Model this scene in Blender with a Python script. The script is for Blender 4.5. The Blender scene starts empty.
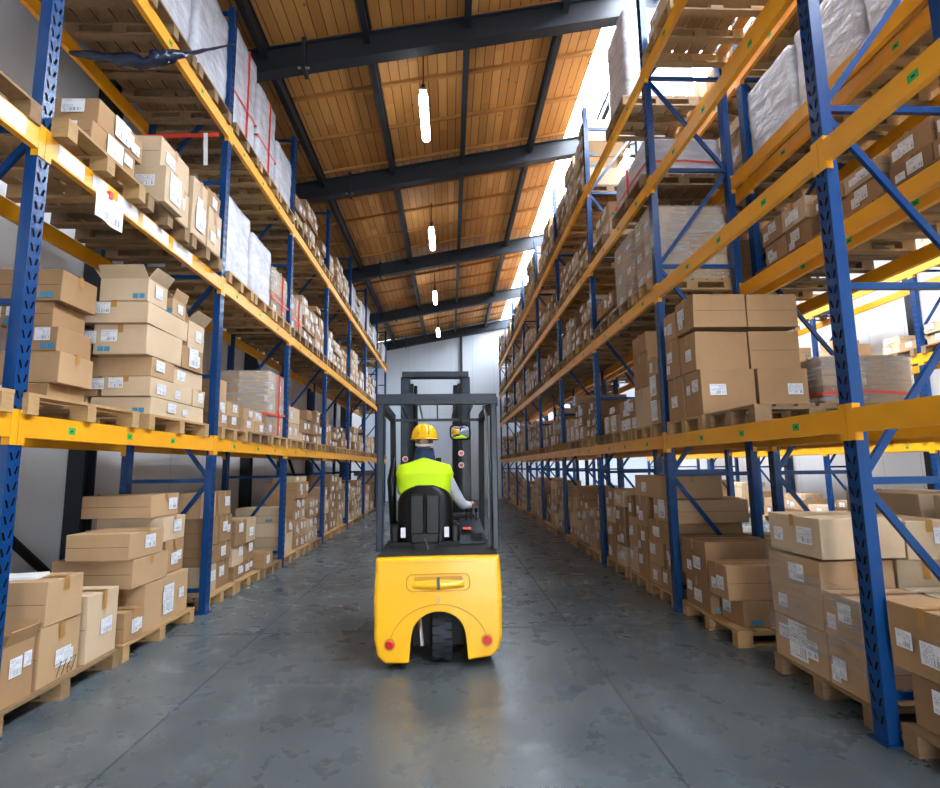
import bpy, bmesh, math, random
from mathutils import Vector, Matrix
C = bpy.context.scene.collection
rnd = random.Random(11)
PI = math.pi

# ------------------------------------------------------------------ materials
def lin(c):
    return tuple((v/12.92 if v <= .04045 else ((v+.055)/1.055)**2.4) for v in c)
def hexc(h):
    return lin(tuple(int(h[i:i+2], 16)/255 for i in (0, 2, 4)))
class NT:
    def __init__(s, name):
        s.m = bpy.data.materials.new(name); s.m.use_nodes = True
        s.t = s.m.node_tree; s.n = s.t.nodes; s.b = s.n['Principled BSDF']; s.out = s.n['Material Output']
    def add(s, t, **kw):
        n = s.n.new(t)
        for k, v in kw.items():
            if k in n.inputs: n.inputs[k].default_value = v
            else: setattr(n, k, v)
        return n
    def link(s, a, b): s.t.links.new(a, b)
    def math(s, op, a, b=None):
        n = s.n.new('ShaderNodeMath'); n.operation = op
        for i, v in enumerate((a, b)):
            if v is None: continue
            if isinstance(v, (int, float)): n.inputs[i].default_value = v
            else: s.link(v, n.inputs[i])
        return n.outputs[0]
    def mix(s, f, a, b):
        n = s.n.new('ShaderNodeMix'); n.data_type = 'RGBA'
        for i, v in ((0, f), (6, a), (7, b)):
            if isinstance(v, (int, float)): n.inputs[i].default_value = v
            elif isinstance(v, tuple): n.inputs[i].default_value = v + (1,) if len(v) == 3 else v
            else: s.link(v, n.inputs[i])
        return n.outputs[2]
    def coord(s, which='Object'):
        return s.add('ShaderNodeTexCoord').outputs[which]
    def noise(s, scale, detail=4, vec=None, rough=.55, sc=None):
        n = s.add('ShaderNodeTexNoise'); n.inputs['Scale'].default_value = scale
        n.inputs['Detail'].default_value = detail; n.inputs['Roughness'].default_value = rough
        v = vec or s.coord()
        if sc:
            mp = s.add('ShaderNodeMapping'); mp.inputs['Scale'].default_value = sc; s.link(v, mp.inputs[0]); v = mp.outputs[0]
        s.link(v, n.inputs['Vector']); return n.outputs['Fac']
    def ramp(s, f, p0, c0, p1, c1):
        n = s.add('ShaderNodeValToRGB'); e = n.color_ramp.elements
        e[0].position = p0; e[0].color = c0 + (1,); e[1].position = p1; e[1].color = c1 + (1,)
        s.link(f, n.inputs[0]); return n.outputs[0]
    def bump(s, f, st=.3, d=.01):
        n = s.add('ShaderNodeBump'); n.inputs['Strength'].default_value = st; n.inputs['Distance'].default_value = d
        s.link(f, n.inputs['Height']); s.link(n.outputs[0], s.b.inputs['Normal'])
def flat(name, col, rough=.6, metal=0., var=.12, scale=6, spec=.5, coat=0.):
    t = NT(name); c = hexc(col) if isinstance(col, str) else col
    f = t.noise(scale, 3)
    t.link(t.mix(f, tuple(v*(1-var) for v in c), tuple(min(1, v*(1+var)) for v in c)), t.b.inputs['Base Color'])
    t.b.inputs['Roughness'].default_value = rough; t.b.inputs['Metallic'].default_value = metal
    t.b.inputs['Specular IOR Level'].default_value = spec; t.b.inputs['Coat Weight'].default_value = coat
    return t.m
def card(name, col):
    t = NT(name); c = hexc(col)
    a = t.noise(2.2, 3); b = t.noise(160, 1, sc=(1, 1, .04))
    base = t.mix(a, tuple(v*.84 for v in c), tuple(v*1.12 for v in c))
    base = t.mix(t.math('MULTIPLY', b, .16), base, tuple(v*.6 for v in c))
    t.link(base, t.b.inputs['Base Color']); t.b.inputs['Roughness'].default_value = .78
    t.b.inputs['Specular IOR Level'].default_value = .25
    t.bump(t.noise(7, 3), .25, .02)
    return t.m
CARD = [card('cardboard_tan', 'B6946E'), card('cardboard_brown', 'A5815B'), card('cardboard_pale', 'C9AF8F'), card('cardboard_dark', '8F6F4E'), card('cardboard_grey', 'B9A282')]
M = {}
M['tape'] = flat('packing_tape', 'A8793F', .3, var=.05)
M['seam'] = flat('box_seam', '5A4128', .9)
M['blueink'] = flat('blue_print', '3C86A8', .8)
M['ink'] = flat('black_print', '2B2723', .8)
M['paper'] = flat('white_paper', 'E4E4E2', .6, var=.03)
M['blue'] = None
def label_mat():
    t = NT('shipping_label_paper')
    uv = t.add('ShaderNodeUVMap').outputs[0]; sp = t.add('ShaderNodeSeparateXYZ'); t.link(uv, sp.inputs[0])
    u, v = sp.outputs[0], sp.outputs[1]
    def cell(su, sv):
        cu = t.math('FLOOR', t.math('MULTIPLY', u, su)); cv = t.math('FLOOR', t.math('MULTIPLY', v, sv))
        cb = t.add('ShaderNodeCombineXYZ'); t.link(cu, cb.inputs[0]); t.link(cv, cb.inputs[1])
        o = t.add('ShaderNodeObjectInfo'); t.link(o.outputs['Random'], cb.inputs[2])
        w = t.add('ShaderNodeTexWhiteNoise'); t.link(cb.outputs[0], w.inputs['Vector']); return w.outputs['Value']
    words = t.math('GREATER_THAN', cell(26, 13), .4)
    row = t.math('MULTIPLY', t.math('LESS_THAN', t.math('FRACT', t.math('MULTIPLY', v, 13)), .42), t.math('GREATER_THAN', cell(2, 5), .3))
    text = t.math('MULTIPLY', words, row)
    bars = t.math('GREATER_THAN', cell(46, 1), .5)
    inbar = t.math('MULTIPLY', t.math('LESS_THAN', v, .36), t.math('GREATER_THAN', v, .12))
    inb = t.math('MULTIPLY', inbar, t.math('GREATER_THAN', u, .35))
    dark = t.math('ADD', t.math('MULTIPLY', bars, inb), t.math('MULTIPLY', text, t.math('SUBTRACT', 1, inb)))
    marg = t.math('MULTIPLY', t.math('MULTIPLY', t.math('GREATER_THAN', u, .06), t.math('LESS_THAN', u, .94)), t.math('MULTIPLY', t.math('GREATER_THAN', v, .06), t.math('LESS_THAN', v, .94)))
    t.link(t.mix(t.math('MULTIPLY', t.math('MULTIPLY', dark, marg), .62), hexc('E2E3E6'), hexc('3a3a48')), t.b.inputs['Base Color'])
    t.b.inputs['Roughness'].default_value = .5
    return t.m
M['label'] = label_mat()
def steel(name, col, rough, chips=.0, dirt='1c1c1c'):
    t = NT(name); c = hexc(col)
    a = t.noise(3, 5)
    base = t.mix(a, tuple(v*.8 for v in c), tuple(min(1, v*1.15) for v in c))
    if chips:
        n = t.noise(22, 6, rough=.7)
        f = t.ramp(n, .68, (0, 0, 0), .71, (1, 1, 1))
        base = t.mix(t.math('MULTIPLY', f, chips), base, hexc(dirt))
    t.link(base, t.b.inputs['Base Color']); t.b.inputs['Roughness'].default_value = rough
    t.bump(t.noise(9, 3), .08, .01)
    return t.m
M['blue'] = steel('blue_rack_paint', '0A3A6E', .26, .25, '0b1a30')
M['slot'] = flat('slot_dark', '010206', .95, spec=.1)
M['yellow'] = steel('yellow_beam_paint', 'EAA013', .38, .25, '5b3a10')
M['truck'] = flat('yellow_truck_paint', 'FFBA06', .3, var=0, coat=.35)
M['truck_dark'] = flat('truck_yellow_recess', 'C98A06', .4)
M['green'] = flat('green_sticker', '1FA34A', .5)
def wood(name, c1, c2, sc=(1, 1, 1), rough=.75):
    t = NT(name)
    n = t.noise(6, 5, sc=sc); k = t.noise(1.3, 2)
    base = t.mix(n, hexc(c1), hexc(c2)); base = t.mix(t.math('MULTIPLY', k, .35), base, hexc('6b5439'))
    t.link(base, t.b.inputs['Base Color']); t.b.inputs['Roughness'].default_value = rough; t.bump(n, .2, .01)
    return t.m
M['pallet'] = wood('pallet_wood', 'C6A06C', '9C7748', (3, 3, 8))
M['pallet_old'] = wood('pallet_wood_old', '9C7E58', '6E5336', (3, 3, 8))
M['batten'] = wood('roof_batten', 'C48A45', 'A87038', (1, 6, 6))
M['rafter'] = flat('roof_steel', '1C232C', .5, var=.15)
M['black'] = flat('black_plastic', '050607', .38, spec=.25)
M['blackm'] = flat('black_matte', '08090B', .7)
M['slate'] = flat('truck_slate_steel', '18222D', .38, var=.08, spec=.4)
M['rubber'] = flat('rubber', '20252C', .75)
M['chrome'] = flat('chrome', 'C9CCD0', .15, 1., var=.02)
M['galv'] = flat('galvanised', '8A9096', .35, .8)
M['red'] = flat('red_reflector', 'D01525', .25)
M['redtape'] = flat('red_tape', 'E0402C', .45)
M['vest'] = flat('hi_vis_fabric', 'D3F60A', .7, var=.06)
M['vest2'] = flat('vest_trim', 'B7DD10', .6)
M['sleeve'] = flat('light_grey_knit', 'C3C8CE', .85, var=.06, scale=30)
M['skin'] = flat('skin', 'C98F72', .55, var=.04)
M['hair'] = flat('grey_hair', '5d5650', .8)
M['navy'] = flat('navy_collar', '1E3354', .8)
M['trouser'] = flat('work_trousers', '2A3A55', .8)
M['helmet'] = flat('helmet_yellow', 'FFC400', .25, var=.03, coat=.4)
M['white'] = flat('white_plastic', 'E6E6E6', .4, var=.03)
M['orange'] = flat('orange_red', 'F0501E', .4)
M['mirror'] = flat('mirror_glass', 'E8ECEF', .03, 1., var=0)
M['bluefilm'] = flat('dark_blue_film', '1c2740', .18, var=.3)
def film(name, tr, col='DDE2E8', lo=.6, st=(.45, .45, 4.5), bs=.9):
    t = NT(name)
    n = t.noise(7, 5, sc=st); n2 = t.noise(2.2, 3)
    t.b.inputs['Base Color'].default_value = hexc(col) + (1,)
    t.b.inputs['Roughness'].default_value = .2
    t.b.inputs['Specular IOR Level'].default_value = .8
    t.bump(n, bs, .05)
    tb = t.add('ShaderNodeBsdfTransparent'); mx = t.add('ShaderNodeMixShader')
    f = t.ramp(t.math('ADD', t.math('MULTIPLY', n, .6), t.math('MULTIPLY', n2, .4)), .36, (tr*lo,)*3, .56, (tr,)*3)
    t.link(f, mx.inputs[0]); t.link(t.b.outputs[0], mx.inputs[1]); t.link(tb.outputs[0], mx.inputs[2]); t.link(mx.outputs[0], t.out.inputs[0])
    return t.m
M['film'] = film('stretch_film', .82, 'E6E4E2')
M['filmclear'] = film('clear_stretch_film', .93, 'D8DCE0')
M['filmwhite'] = film('white_stretch_film', .3, 'DDDFE8', .3, (.8, .8, 1.6), .6)
def floor_mat():
    t = NT('polished_concrete'); co = t.coord()
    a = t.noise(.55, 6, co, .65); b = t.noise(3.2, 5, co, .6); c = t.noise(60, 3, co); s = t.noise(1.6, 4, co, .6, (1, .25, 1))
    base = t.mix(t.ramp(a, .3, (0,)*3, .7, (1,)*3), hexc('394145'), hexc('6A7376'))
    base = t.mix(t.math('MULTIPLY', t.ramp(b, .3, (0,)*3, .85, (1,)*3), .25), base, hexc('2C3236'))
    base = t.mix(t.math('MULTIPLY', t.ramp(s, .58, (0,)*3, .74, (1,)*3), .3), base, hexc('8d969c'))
    base = t.mix(t.math('MULTIPLY', c, .14), base, hexc('23282d'))
    t.link(base, t.b.inputs['Base Color'])
    t.link(t.ramp(b, .3, (.2,)*3, .75, (.42,)*3), t.b.inputs['Roughness'])
    t.b.inputs['Specular IOR Level'].default_value = .5
    t.bump(b, .06, .01)
    return t.m
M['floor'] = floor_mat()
M['joint'] = flat('floor_joint_filler', '2E3338', .8)
def wall_mat(name, c1, c2):
    t = NT(name); a = t.noise(.5, 4)
    base = t.mix(a, hexc(c1), hexc(c2))
    sp = t.add('ShaderNodeSeparateXYZ'); t.link(t.coord(), sp.inputs[0])
    yx = t.math('ADD', sp.outputs[0], sp.outputs[1])
    j = t.math('LESS_THAN', t.math('FRACT', t.math('DIVIDE', yx, 1.1)), .012)
    base = t.mix(t.math('MULTIPLY', j, .5), base, hexc('7c8288'))
    t.link(base, t.b.inputs['Base Color']); t.b.inputs['Roughness'].default_value = .6
    return t.m
M['wall'] = wall_mat('wall_panel_paint', 'E6E8EC', 'F0F1F3')
M['wallend'] = wall_mat('end_wall_paint', 'C2CCD8', 'D2DAE3')
def roof_mat():
    t = NT('timber_roof_boards'); sp = t.add('ShaderNodeSeparateXYZ'); co = t.coord(); t.link(co, sp.inputs[0])
    X, Y = sp.outputs[0], sp.outputs[1]
    px = t.math('DIVIDE', X, .17); ix = t.math('FLOOR', px); fx = t.math('FRACT', px)
    seg = t.math('FLOOR', t.math('DIVIDE', t.math('ADD', Y, t.math('MULTIPLY', ix, 1.37)), 3.1))
    cb = t.add('ShaderNodeCombineXYZ'); t.link(ix, cb.inputs[0]); t.link(seg, cb.inputs[1])
    w = t.add('ShaderNodeTexWhiteNoise'); t.link(cb.outputs[0], w.inputs['Vector'])
    n = t.noise(4, 5, co, .6, (6, .5, 1)); big = t.noise(.6, 3, co)
    base = t.mix(w.outputs['Value'], hexc('C58A45'), hexc('EDB566'))
    base = t.mix(t.math('MULTIPLY', n, .5), base, hexc('8A5A2A'))
    base = t.mix(t.math('MULTIPLY', big, .35), base, hexc('A5652B'))
    kn = t.add('ShaderNodeTexVoronoi'); kn.inputs['Scale'].default_value = 3.2
    mp = t.add('ShaderNodeMapping'); mp.inputs['Scale'].default_value = (1, .6, 1); t.link(co, mp.inputs[0]); t.link(mp.outputs[0], kn.inputs['Vector'])
    base = t.mix(t.math('MULTIPLY', t.math('LESS_THAN', kn.outputs['Distance'], .07), .6), base, hexc('5b3516'))
    gap = t.math('LESS_THAN', fx, .09)
    base = t.mix(t.math('MULTIPLY', gap, .85), base, hexc('2c1a0c'))
    t.link(base, t.b.inputs['Base Color']); t.b.inputs['Roughness'].default_value = .6
    return t.m
M['roof'] = roof_mat()
def glazing():
    t = NT('rooflight_polycarbonate')
    tb = t.add('ShaderNodeBsdfTransparent'); tb.inputs[0].default_value = (.93, .96, 1, 1)
    tl = t.add('ShaderNodeBsdfTranslucent'); tl.inputs[0].default_value = (.9, .93, .97, 1)
    mx = t.add('ShaderNodeMixShader'); mx.inputs[0].default_value = .25
    t.link(tb.outputs[0], mx.inputs[1]); t.link(tl.outputs[0], mx.inputs[2]); t.link(mx.outputs[0], t.out.inputs[0])
    return t.m
M['glazing'] = glazing()
def lamp_mat():
    t = NT('lamp_tube_glow'); t.b.inputs['Emission Color'].default_value = (.93, .95, 1, 1); t.b.inputs['Emission Strength'].default_value = 26
    t.b.inputs['Base Color'].default_value = (.9, .9, .9, 1)
    return t.m
M['lamp'] = lamp_mat()

# ------------------------------------------------------------------ mesh helpers
class MB:
    def __init__(s): s.v = []; s.f = []; s.mi = []; s.uv = []; s.mats = []
    def m(s, mat):
        if mat not in s.mats: s.mats.append(mat)
        return s.mats.index(mat)
    def face(s, idx, k, uv=None): s.f.append(idx); s.mi.append(k); s.uv.append(uv)
    def hexa(s, p, mat):   # 8 points: bottom 4 ccw, top 4 ccw
        b = len(s.v); s.v += [tuple(q) for q in p]; k = s.m(mat)
        for q in ((3, 2, 1, 0), (4, 5, 6, 7), (0, 1, 5, 4), (1, 2, 6, 5), (2, 3, 7, 6), (3, 0, 4, 7)):
            s.face([b+i for i in q], k)
    def box(s, x0, x1, y0, y1, z0, z1, mat):
        if x0 > x1: x0, x1 = x1, x0
        if y0 > y1: y0, y1 = y1, y0
        if z0 > z1: z0, z1 = z1, z0
        s.hexa([(x0, y0, z0), (x1, y0, z0), (x1, y1, z0), (x0, y1, z0), (x0, y0, z1), (x1, y0, z1), (x1, y1, z1), (x0, y1, z1)], mat)
    def quad(s, pts, mat, uv=((0, 0), (1, 0), (1, 1), (0, 1))):
        b = len(s.v); s.v += [tuple(q) for q in pts]; s.face([b, b+1, b+2, b+3], s.m(mat), uv)
    def bar(s, a, b, w, h, mat, up=(0, 0, 1)):
        a = Vector(a); b = Vector(b); d = (b-a).normalized(); u = Vector(up)
        if abs(d.dot(u)) > .99: u = Vector((1, 0, 0))
        r = d.cross(u).normalized(); u = r.cross(d).normalized(); r *= w/2; u *= h/2
        s.hexa([a-r-u, a+r-u, b+r-u, b-r-u, a-r+u, a+r+u, b+r+u, b-r+u], mat)
    def tube(s, pts, r, mat, n=10, cap=True):
        pts = [Vector(p) for p in pts]; rs = r if isinstance(r, (list, tuple)) else [r]*len(pts)
        k = s.m(mat); base = len(s.v); prev = None
        for i, p in enumerate(pts):
            d = (pts[min(i+1, len(pts)-1)]-pts[max(i-1, 0)]).normalized()
            if prev is None:
                u = Vector((0, 0, 1)) if abs(d.z) < .9 else Vector((1, 0, 0))
            else: u = prev
            x = d.cross(u).normalized(); u = x.cross(d).normalized(); prev = u
            for j in range(n):
                a = 2*PI*j/n; q = p + (x*math.cos(a)+u*math.sin(a))*rs[i]; s.v.append(tuple(q))
        for i in range(len(pts)-1):
            for j in range(n):
                a = base+i*n+j; b = base+i*n+(j+1) % n
                s.face([a, b, b+n, a+n], k)
        if cap:
            s.face([base+j for j in range(n)][::-1], k); e = base+(len(pts)-1)*n; s.face([e+j for j in range(n)], k)
    def prism(s, poly, axis, a, b, mat):   # polygon of 2D points extruded along axis
        def P(q, t):
            return {'x': (t, q[0], q[1]), 'y': (q[0], t, q[1]), 'z': (q[0], q[1], t)}[axis]
        k = s.m(mat); base = len(s.v); n = len(poly)
        s.v += [P(q, a) for q in poly]+[P(q, b) for q in poly]
        s.face([base+i for i in range(n)], k); s.face([base+n+i for i in range(n)][::-1], k)
        for i in range(n):
            j = (i+1) % n; s.face([base+j, base+i, base+n+i, base+n+j], k)
    def grid(s, fn, nu, nv, mat, closed=False):
        base = len(s.v); k = s.m(mat)
        for i in range(nu+1):
            for j in range(nv+(0 if closed else 1)): s.v.append(tuple(fn(i/nu, j/nv)))
        w = nv if closed else nv+1
        for i in range(nu):
            for j in range(nv):
                jj = (j+1) % w; s.face([base+i*w+j, base+i*w+jj, base+(i+1)*w+jj, base+(i+1)*w+j], k)
    def mesh(s, name):
        me = bpy.data.meshes.new(name); me.from_pydata(s.v, [], s.f)
        for m_ in s.mats: me.materials.append(m_)
        me.polygons.foreach_set('material_index', s.mi)
        if any(u for u in s.uv):
            l = me.uv_layers.new(name='UVMap').data; i = 0
            for f, u in zip(s.f, s.uv):
                if u:
                    for q in range(len(f)): l[i+q].uv = u[q]
                i += len(f)
        me.update(); return me
    def obj(s, name, parent=None, smooth=False, bevel=0, fix=False, loc=None, seg=2):
        me = s.mesh(name)
        if fix:
            b = bmesh.new(); b.from_mesh(me); bmesh.ops.recalc_face_normals(b, faces=b.faces); b.to_mesh(me); b.free()
        o = bpy.data.objects.new(name, me); C.objects.link(o)
        if parent: o.parent = parent
        if loc: o.location = loc
        if bevel:
            m_ = o.modifiers.new('b', 'BEVEL'); m_.width = bevel; m_.segments = seg; m_.limit_method = 'ANGLE'; m_.angle_limit = .6
        if smooth:
            for p in me.polygons: p.use_smooth = True
            if not bevel: pass
        return o
def tag(o, label=None, cat=None, group=None, kind=None):
    if label: o['label'] = label
    if cat: o['category'] = cat
    if group: o['group'] = group
    if kind: o['kind'] = kind
    return o
def empty(name, loc, rz=0, **k):
    o = bpy.data.objects.new(name, None); C.objects.link(o); o.location = loc; o.rotation_euler = (0, 0, rz); o.empty_display_size = .1
    return tag(o, **k)
def struct(mb, name, **k):
    o = mb.obj(name, **k); o['kind'] = 'structure'; return o

# ------------------------------------------------------------------ camera
cam = bpy.data.cameras.new('camera'); co = bpy.data.objects.new('camera', cam); C.objects.link(co)
cam.sensor_width = 36; cam.lens = 540/940*36; cam.clip_end = 200
Fv = Vector((0.03815, 0.99032, 0.13344)); Rv = Vector((0.99923, -0.03663, -0.01384)); Uv = Vector((0.00882, -0.13386, 0.99096))
mw = Matrix.Identity(4)
for i in range(3): mw[i][0] = Rv[i]; mw[i][1] = Uv[i]; mw[i][2] = -Fv[i]; mw[i][3] = (0, 0, 1.62)[i]
co.matrix_world = mw
bpy.context.scene.camera = co
def proj(x, y, z):
    p = Vector((x, y, z-1.62)); d = p.dot(Fv)
    if d < .2: return None
    return 470+540*p.dot(Rv)/d, 394-540*p.dot(Uv)/d

# ------------------------------------------------------------------ building
YE = 27.4; XL = -4.45; XR = 10.9; YB = -5.0
XRID = 4.5; XW = 2.75; XE = 6.2                       # ridge, edge of timber
def zb(x):                                   # underside of rafters
    return 8.19 + .19*x if x <= XRID else 8.19+.19*XRID-.19*(x-XRID)
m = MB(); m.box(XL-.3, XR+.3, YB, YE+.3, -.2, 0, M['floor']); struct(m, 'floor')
m = MB()
for x in (1.19,): m.box(x-.006, x+.006, YB+.01, YE-.01, 0, .002, M['joint'])
for y in (1.2, 5.72, 10.2, 14.7, 19.2, 23.7): m.box(XL+.01, XR-.01, y-.006, y+.006, 0, .0021, M['joint'])
m.box(-1.9-.005, -1.9+.005, YB+.01, YE-.01, 0, .0019, M['joint'])
struct(m, 'floor_joint')
m = MB(); m.box(XL-.25, XL, YB, YE, 0, zb(XL)+.5, M['wall']); struct(m, 'wall_left')
m = MB(); m.box(XR, XR+.25, YB, YE, 0, zb(XR)+.5, M['wall']); struct(m, 'wall_right')
def gable(y0, y1, fill_opening=None):
    m = MB()
    if not fill_opening:
        m.prism([(XL-.25, 0), (XR+.25, 0), (XR+.25, zb(XR)+.5), (XRID, zb(XRID)+.6), (XL-.25, zb(XL)+.5)], 'y', y0, y1, M['wallend'])
    else:
        a, b, h = fill_opening
        m.prism([(XL-.25, 0), (a, 0), (a, h), (b, h), (b, 0), (XR+.25, 0), (XR+.25, zb(XR)+.5), (XRID, zb(XRID)+.6), (XL-.25, zb(XL)+.5)], 'y', y0, y1, M['wallend'])
    return m
struct(gable(YE, YE+.25), 'wall_far', fix=True)
struct(gable(YB-.25, YB, (.5, 1.9, 2.2)), 'wall_near', fix=True)  # opening added in the unseen wall behind the camera, for front fill
# far wall trim: pipe and rails
m = MB(); m.box(.55, .69, YE-.1, YE-.001, 0, zb(.6)-.02, M['rafter']); struct(m, 'trim_1')
# roof boards
def roofstrip(x0, x1, z, mat, name):
    m = MB(); t = .05
    m.hexa([(x0, YB, zb(x0)+z), (x1, YB, zb(x1)+z), (x1, YE, zb(x1)+z), (x0, YE, zb(x0)+z), (x0, YB, zb(x0)+z+t), (x1, YB, zb(x1)+z+t), (x1, YE, zb(x1)+z+t), (x0, YE, zb(x0)+z+t)], mat)
    return struct(m, name)
roofstrip(XL-.2, XW, .56, M['roof'], 'ceiling')
roofstrip(XE, XR+.2, .56, M['roof'], 'ceiling_east')
# roof light
m = MB()
for (x0, x1) in ((XW, XRID), (XRID, XE)):
    m.hexa([(x0, YB, zb(x0)+.58), (x1, YB, zb(x1)+.58), (x1, YE, zb(x1)+.58), (x0, YE, zb(x0)+.58), (x0, YB, zb(x0)+.586), (x1, YB, zb(x1)+.586), (x1, YE, zb(x1)+.586), (x0, YE, zb(x0)+.586)], M['glazing'])
struct(m, 'window_1')
m = MB()
y = YB+.6
while y < YE:
    for (x0, x1) in ((XW, XRID), (XRID, XE)):
        m.bar((x0, y, zb(x0)+.555), (x1, y, zb(x1)+.555), .04, .04, M['white'])
    y += 1.25
struct(m, 'window_frame')
RAFT = (-2.6, 2.7, 7.74, 11.6, 16.95, 22.2, YE-.12)
for y in RAFT:
    m = MB()
    for (x0, x1) in ((XL+.01, XRID), (XRID, XR-.01)):
        a, b = (x0, zb(x0)), (x1, zb(x1)); h = .42
        for zz, w in ((0, .2), (h-.025, .2)):
            m.hexa([(a[0], y-w/2, a[1]+zz), (b[0], y-w/2, b[1]+zz), (b[0], y+w/2, b[1]+zz), (a[0], y+w/2, a[1]+zz),
                    (a[0], y-w/2, a[1]+zz+.025), (b[0], y-w/2, b[1]+zz+.025), (b[0], y+w/2, b[1]+zz+.025), (a[0], y+w/2, a[1]+zz+.025)], M['rafter'])
        m.hexa([(a[0], y-.05, a[1]+.02), (b[0], y-.05, b[1]+.02), (b[0], y+.05, b[1]+.02), (a[0], y+.05, a[1]+.02),
                (a[0], y-.05, a[1]+h-.02), (b[0], y-.05, b[1]+h-.02), (b[0], y+.05, b[1]+h-.02), (a[0], y+.05, a[1]+h-.02)], M['rafter'])
    # ridge plate, splice plates with bolts
    m.box(XRID-.25, XRID+.25, y-.07, y+.07, zb(XRID)-.3, zb(XRID)+.1, M['rafter'])
    for xs in (-2.2, 3.7):
        m.box(xs-.03, xs+.03, y-.13, y+.13, zb(xs)-.06, zb(xs)+.46, M['rafter'])
        m.tube([(xs-.09, y-.07, zb(xs)-.02), (xs+.09, y-.07, zb(xs)-.02)], .02, M['galv'], 6)
    struct(m, 'roof_rafter')
for x in (-4.3, -2.8, -1.23, .34, 1.9, 3.4, 5.6, 7.3, 8.9, 10.4):
    m = MB(); z = zb(x)
    m.box(x-.02, x+.02, YB, YE, z+.24, z+.50, M['rafter']); m.box(x-.05, x+.05, YB, YE, z+.235, z+.255, M['rafter'])
    m.box(x-.05, x+.05, YB, YE, z+.485, z+.505, M['rafter'])
    struct(m, 'roof_purlin')
y = -4.4; m = MB()
while y < YE-.2:
    for (x0, x1) in ((XL, XW-.02), (XE+.02, XR)):
        m.bar((x0, y, zb(x0)+.53), (x1, y, zb(x1)+.53), .06, .07, M['batten'])
    y += 1.22
struct(m, 'roof_batten')
# steel columns along the wall
for i, y in enumerate((6.6, 11.8, 17., 22.2)):
    m = MB()
    for s_ in (-.11, .09): m.box(XL+.01, XL+.2, y+s_, y+s_+.02, 0, zb(XL)-.02, M['rafter'])
    m.box(XL+.09, XL+.11, y-.1, y+.1, 0, zb(XL)-.02, M['rafter'])
    if i % 2 == 0:
        m.tube([(XL+.1, y-.1, .3), (XL+.1, y-5.1, 4.2)], .045, M['blackm'], 8)
    struct(m, 'column_left')
    m = MB(); m.box(XR-.2, XR-.01, y-.1, y+.1, 0, zb(XR)-.02, M['rafter']); struct(m, 'column_right')
# bright strip windows in the outer wall of the next aisle
# ------------------------------------------------------------------ lights
w = bpy.data.worlds.new('sky'); bpy.context.scene.world = w; w.use_nodes = True
nt = w.node_tree; bg = nt.nodes['Background']
bg.inputs[0].default_value = (.94, .97, 1.0, 1); bg.inputs[1].default_value = 32.0
def portal(loc, rot, sx, sy):
    l = bpy.data.lights.new('daylight_portal', 'AREA'); l.shape = 'RECTANGLE'; l.size = sx; l.size_y = sy; l.cycles.is_portal = True
    o = bpy.data.objects.new('daylight_portal', l); C.objects.link(o); o.location = loc; o.rotation_euler = rot
sl = math.atan(.19)
portal(((XW+XRID)/2, (YB+YE)/2, zb((XW+XRID)/2)+.7), (0, -sl, 0), (XRID-XW)/math.cos(sl), YE-YB)
portal(((XE+XRID)/2, (YB+YE)/2, zb((XE+XRID)/2)+.7), (0, sl, 0), (XE-XRID)/math.cos(sl), YE-YB)
portal((1.2, YB-.3, 1.1), (-PI/2, 0, 0), 1.4, 2.2)  # guides sky light through the added front-fill opening
# fluorescent lamps
for i in range(6):
    y = 9.02+5.24*i-5.24*1
    if i == 0: y = 3.7
    if y > YE: break
    xl = (-.4, -.4, -.44, -.5, -.5, -.5)[i]
    t = empty('fluorescent_lamp', (xl, y, 7.86), label=('glowing tubular lamp hung under the timber roof, ' + ('above the camera', 'one bay past the first rafter', 'second visible lamp along the aisle', 'third visible lamp along the aisle', 'fourth visible lamp by the end wall', 'last lamp')[i]), cat='ceiling lamp', group='tubular lamps over the aisle')
    m = MB()
    def cap(u, v, L=.66):
        ang = 2*PI*v; yy = (u-.5)*2*L; e = max(0, (abs(yy)-(L-.07))/.07); r = .075*math.sqrt(max(0, 1-e*e))+.002
        return (r*math.cos(ang), yy, r*math.sin(ang)*.9)
    m.grid(cap, 24, 14, M['lamp'], True); m.obj('diffuser', t, smooth=True)
    m = MB(); m.box(-.06, .06, -.68, .68, .062, .1, M['galv']); m.obj('housing', t)
    for yy in (-.55, .55):
        m = MB(); m.tube([(0, yy, .1), (0, yy, zb(xl)+.54-7.86)], .012, M['blackm'], 6); m.box(-.03, .03, yy-.05, yy+.05, .1, .22, M['blackm']); m.obj('stem', t)

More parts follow.
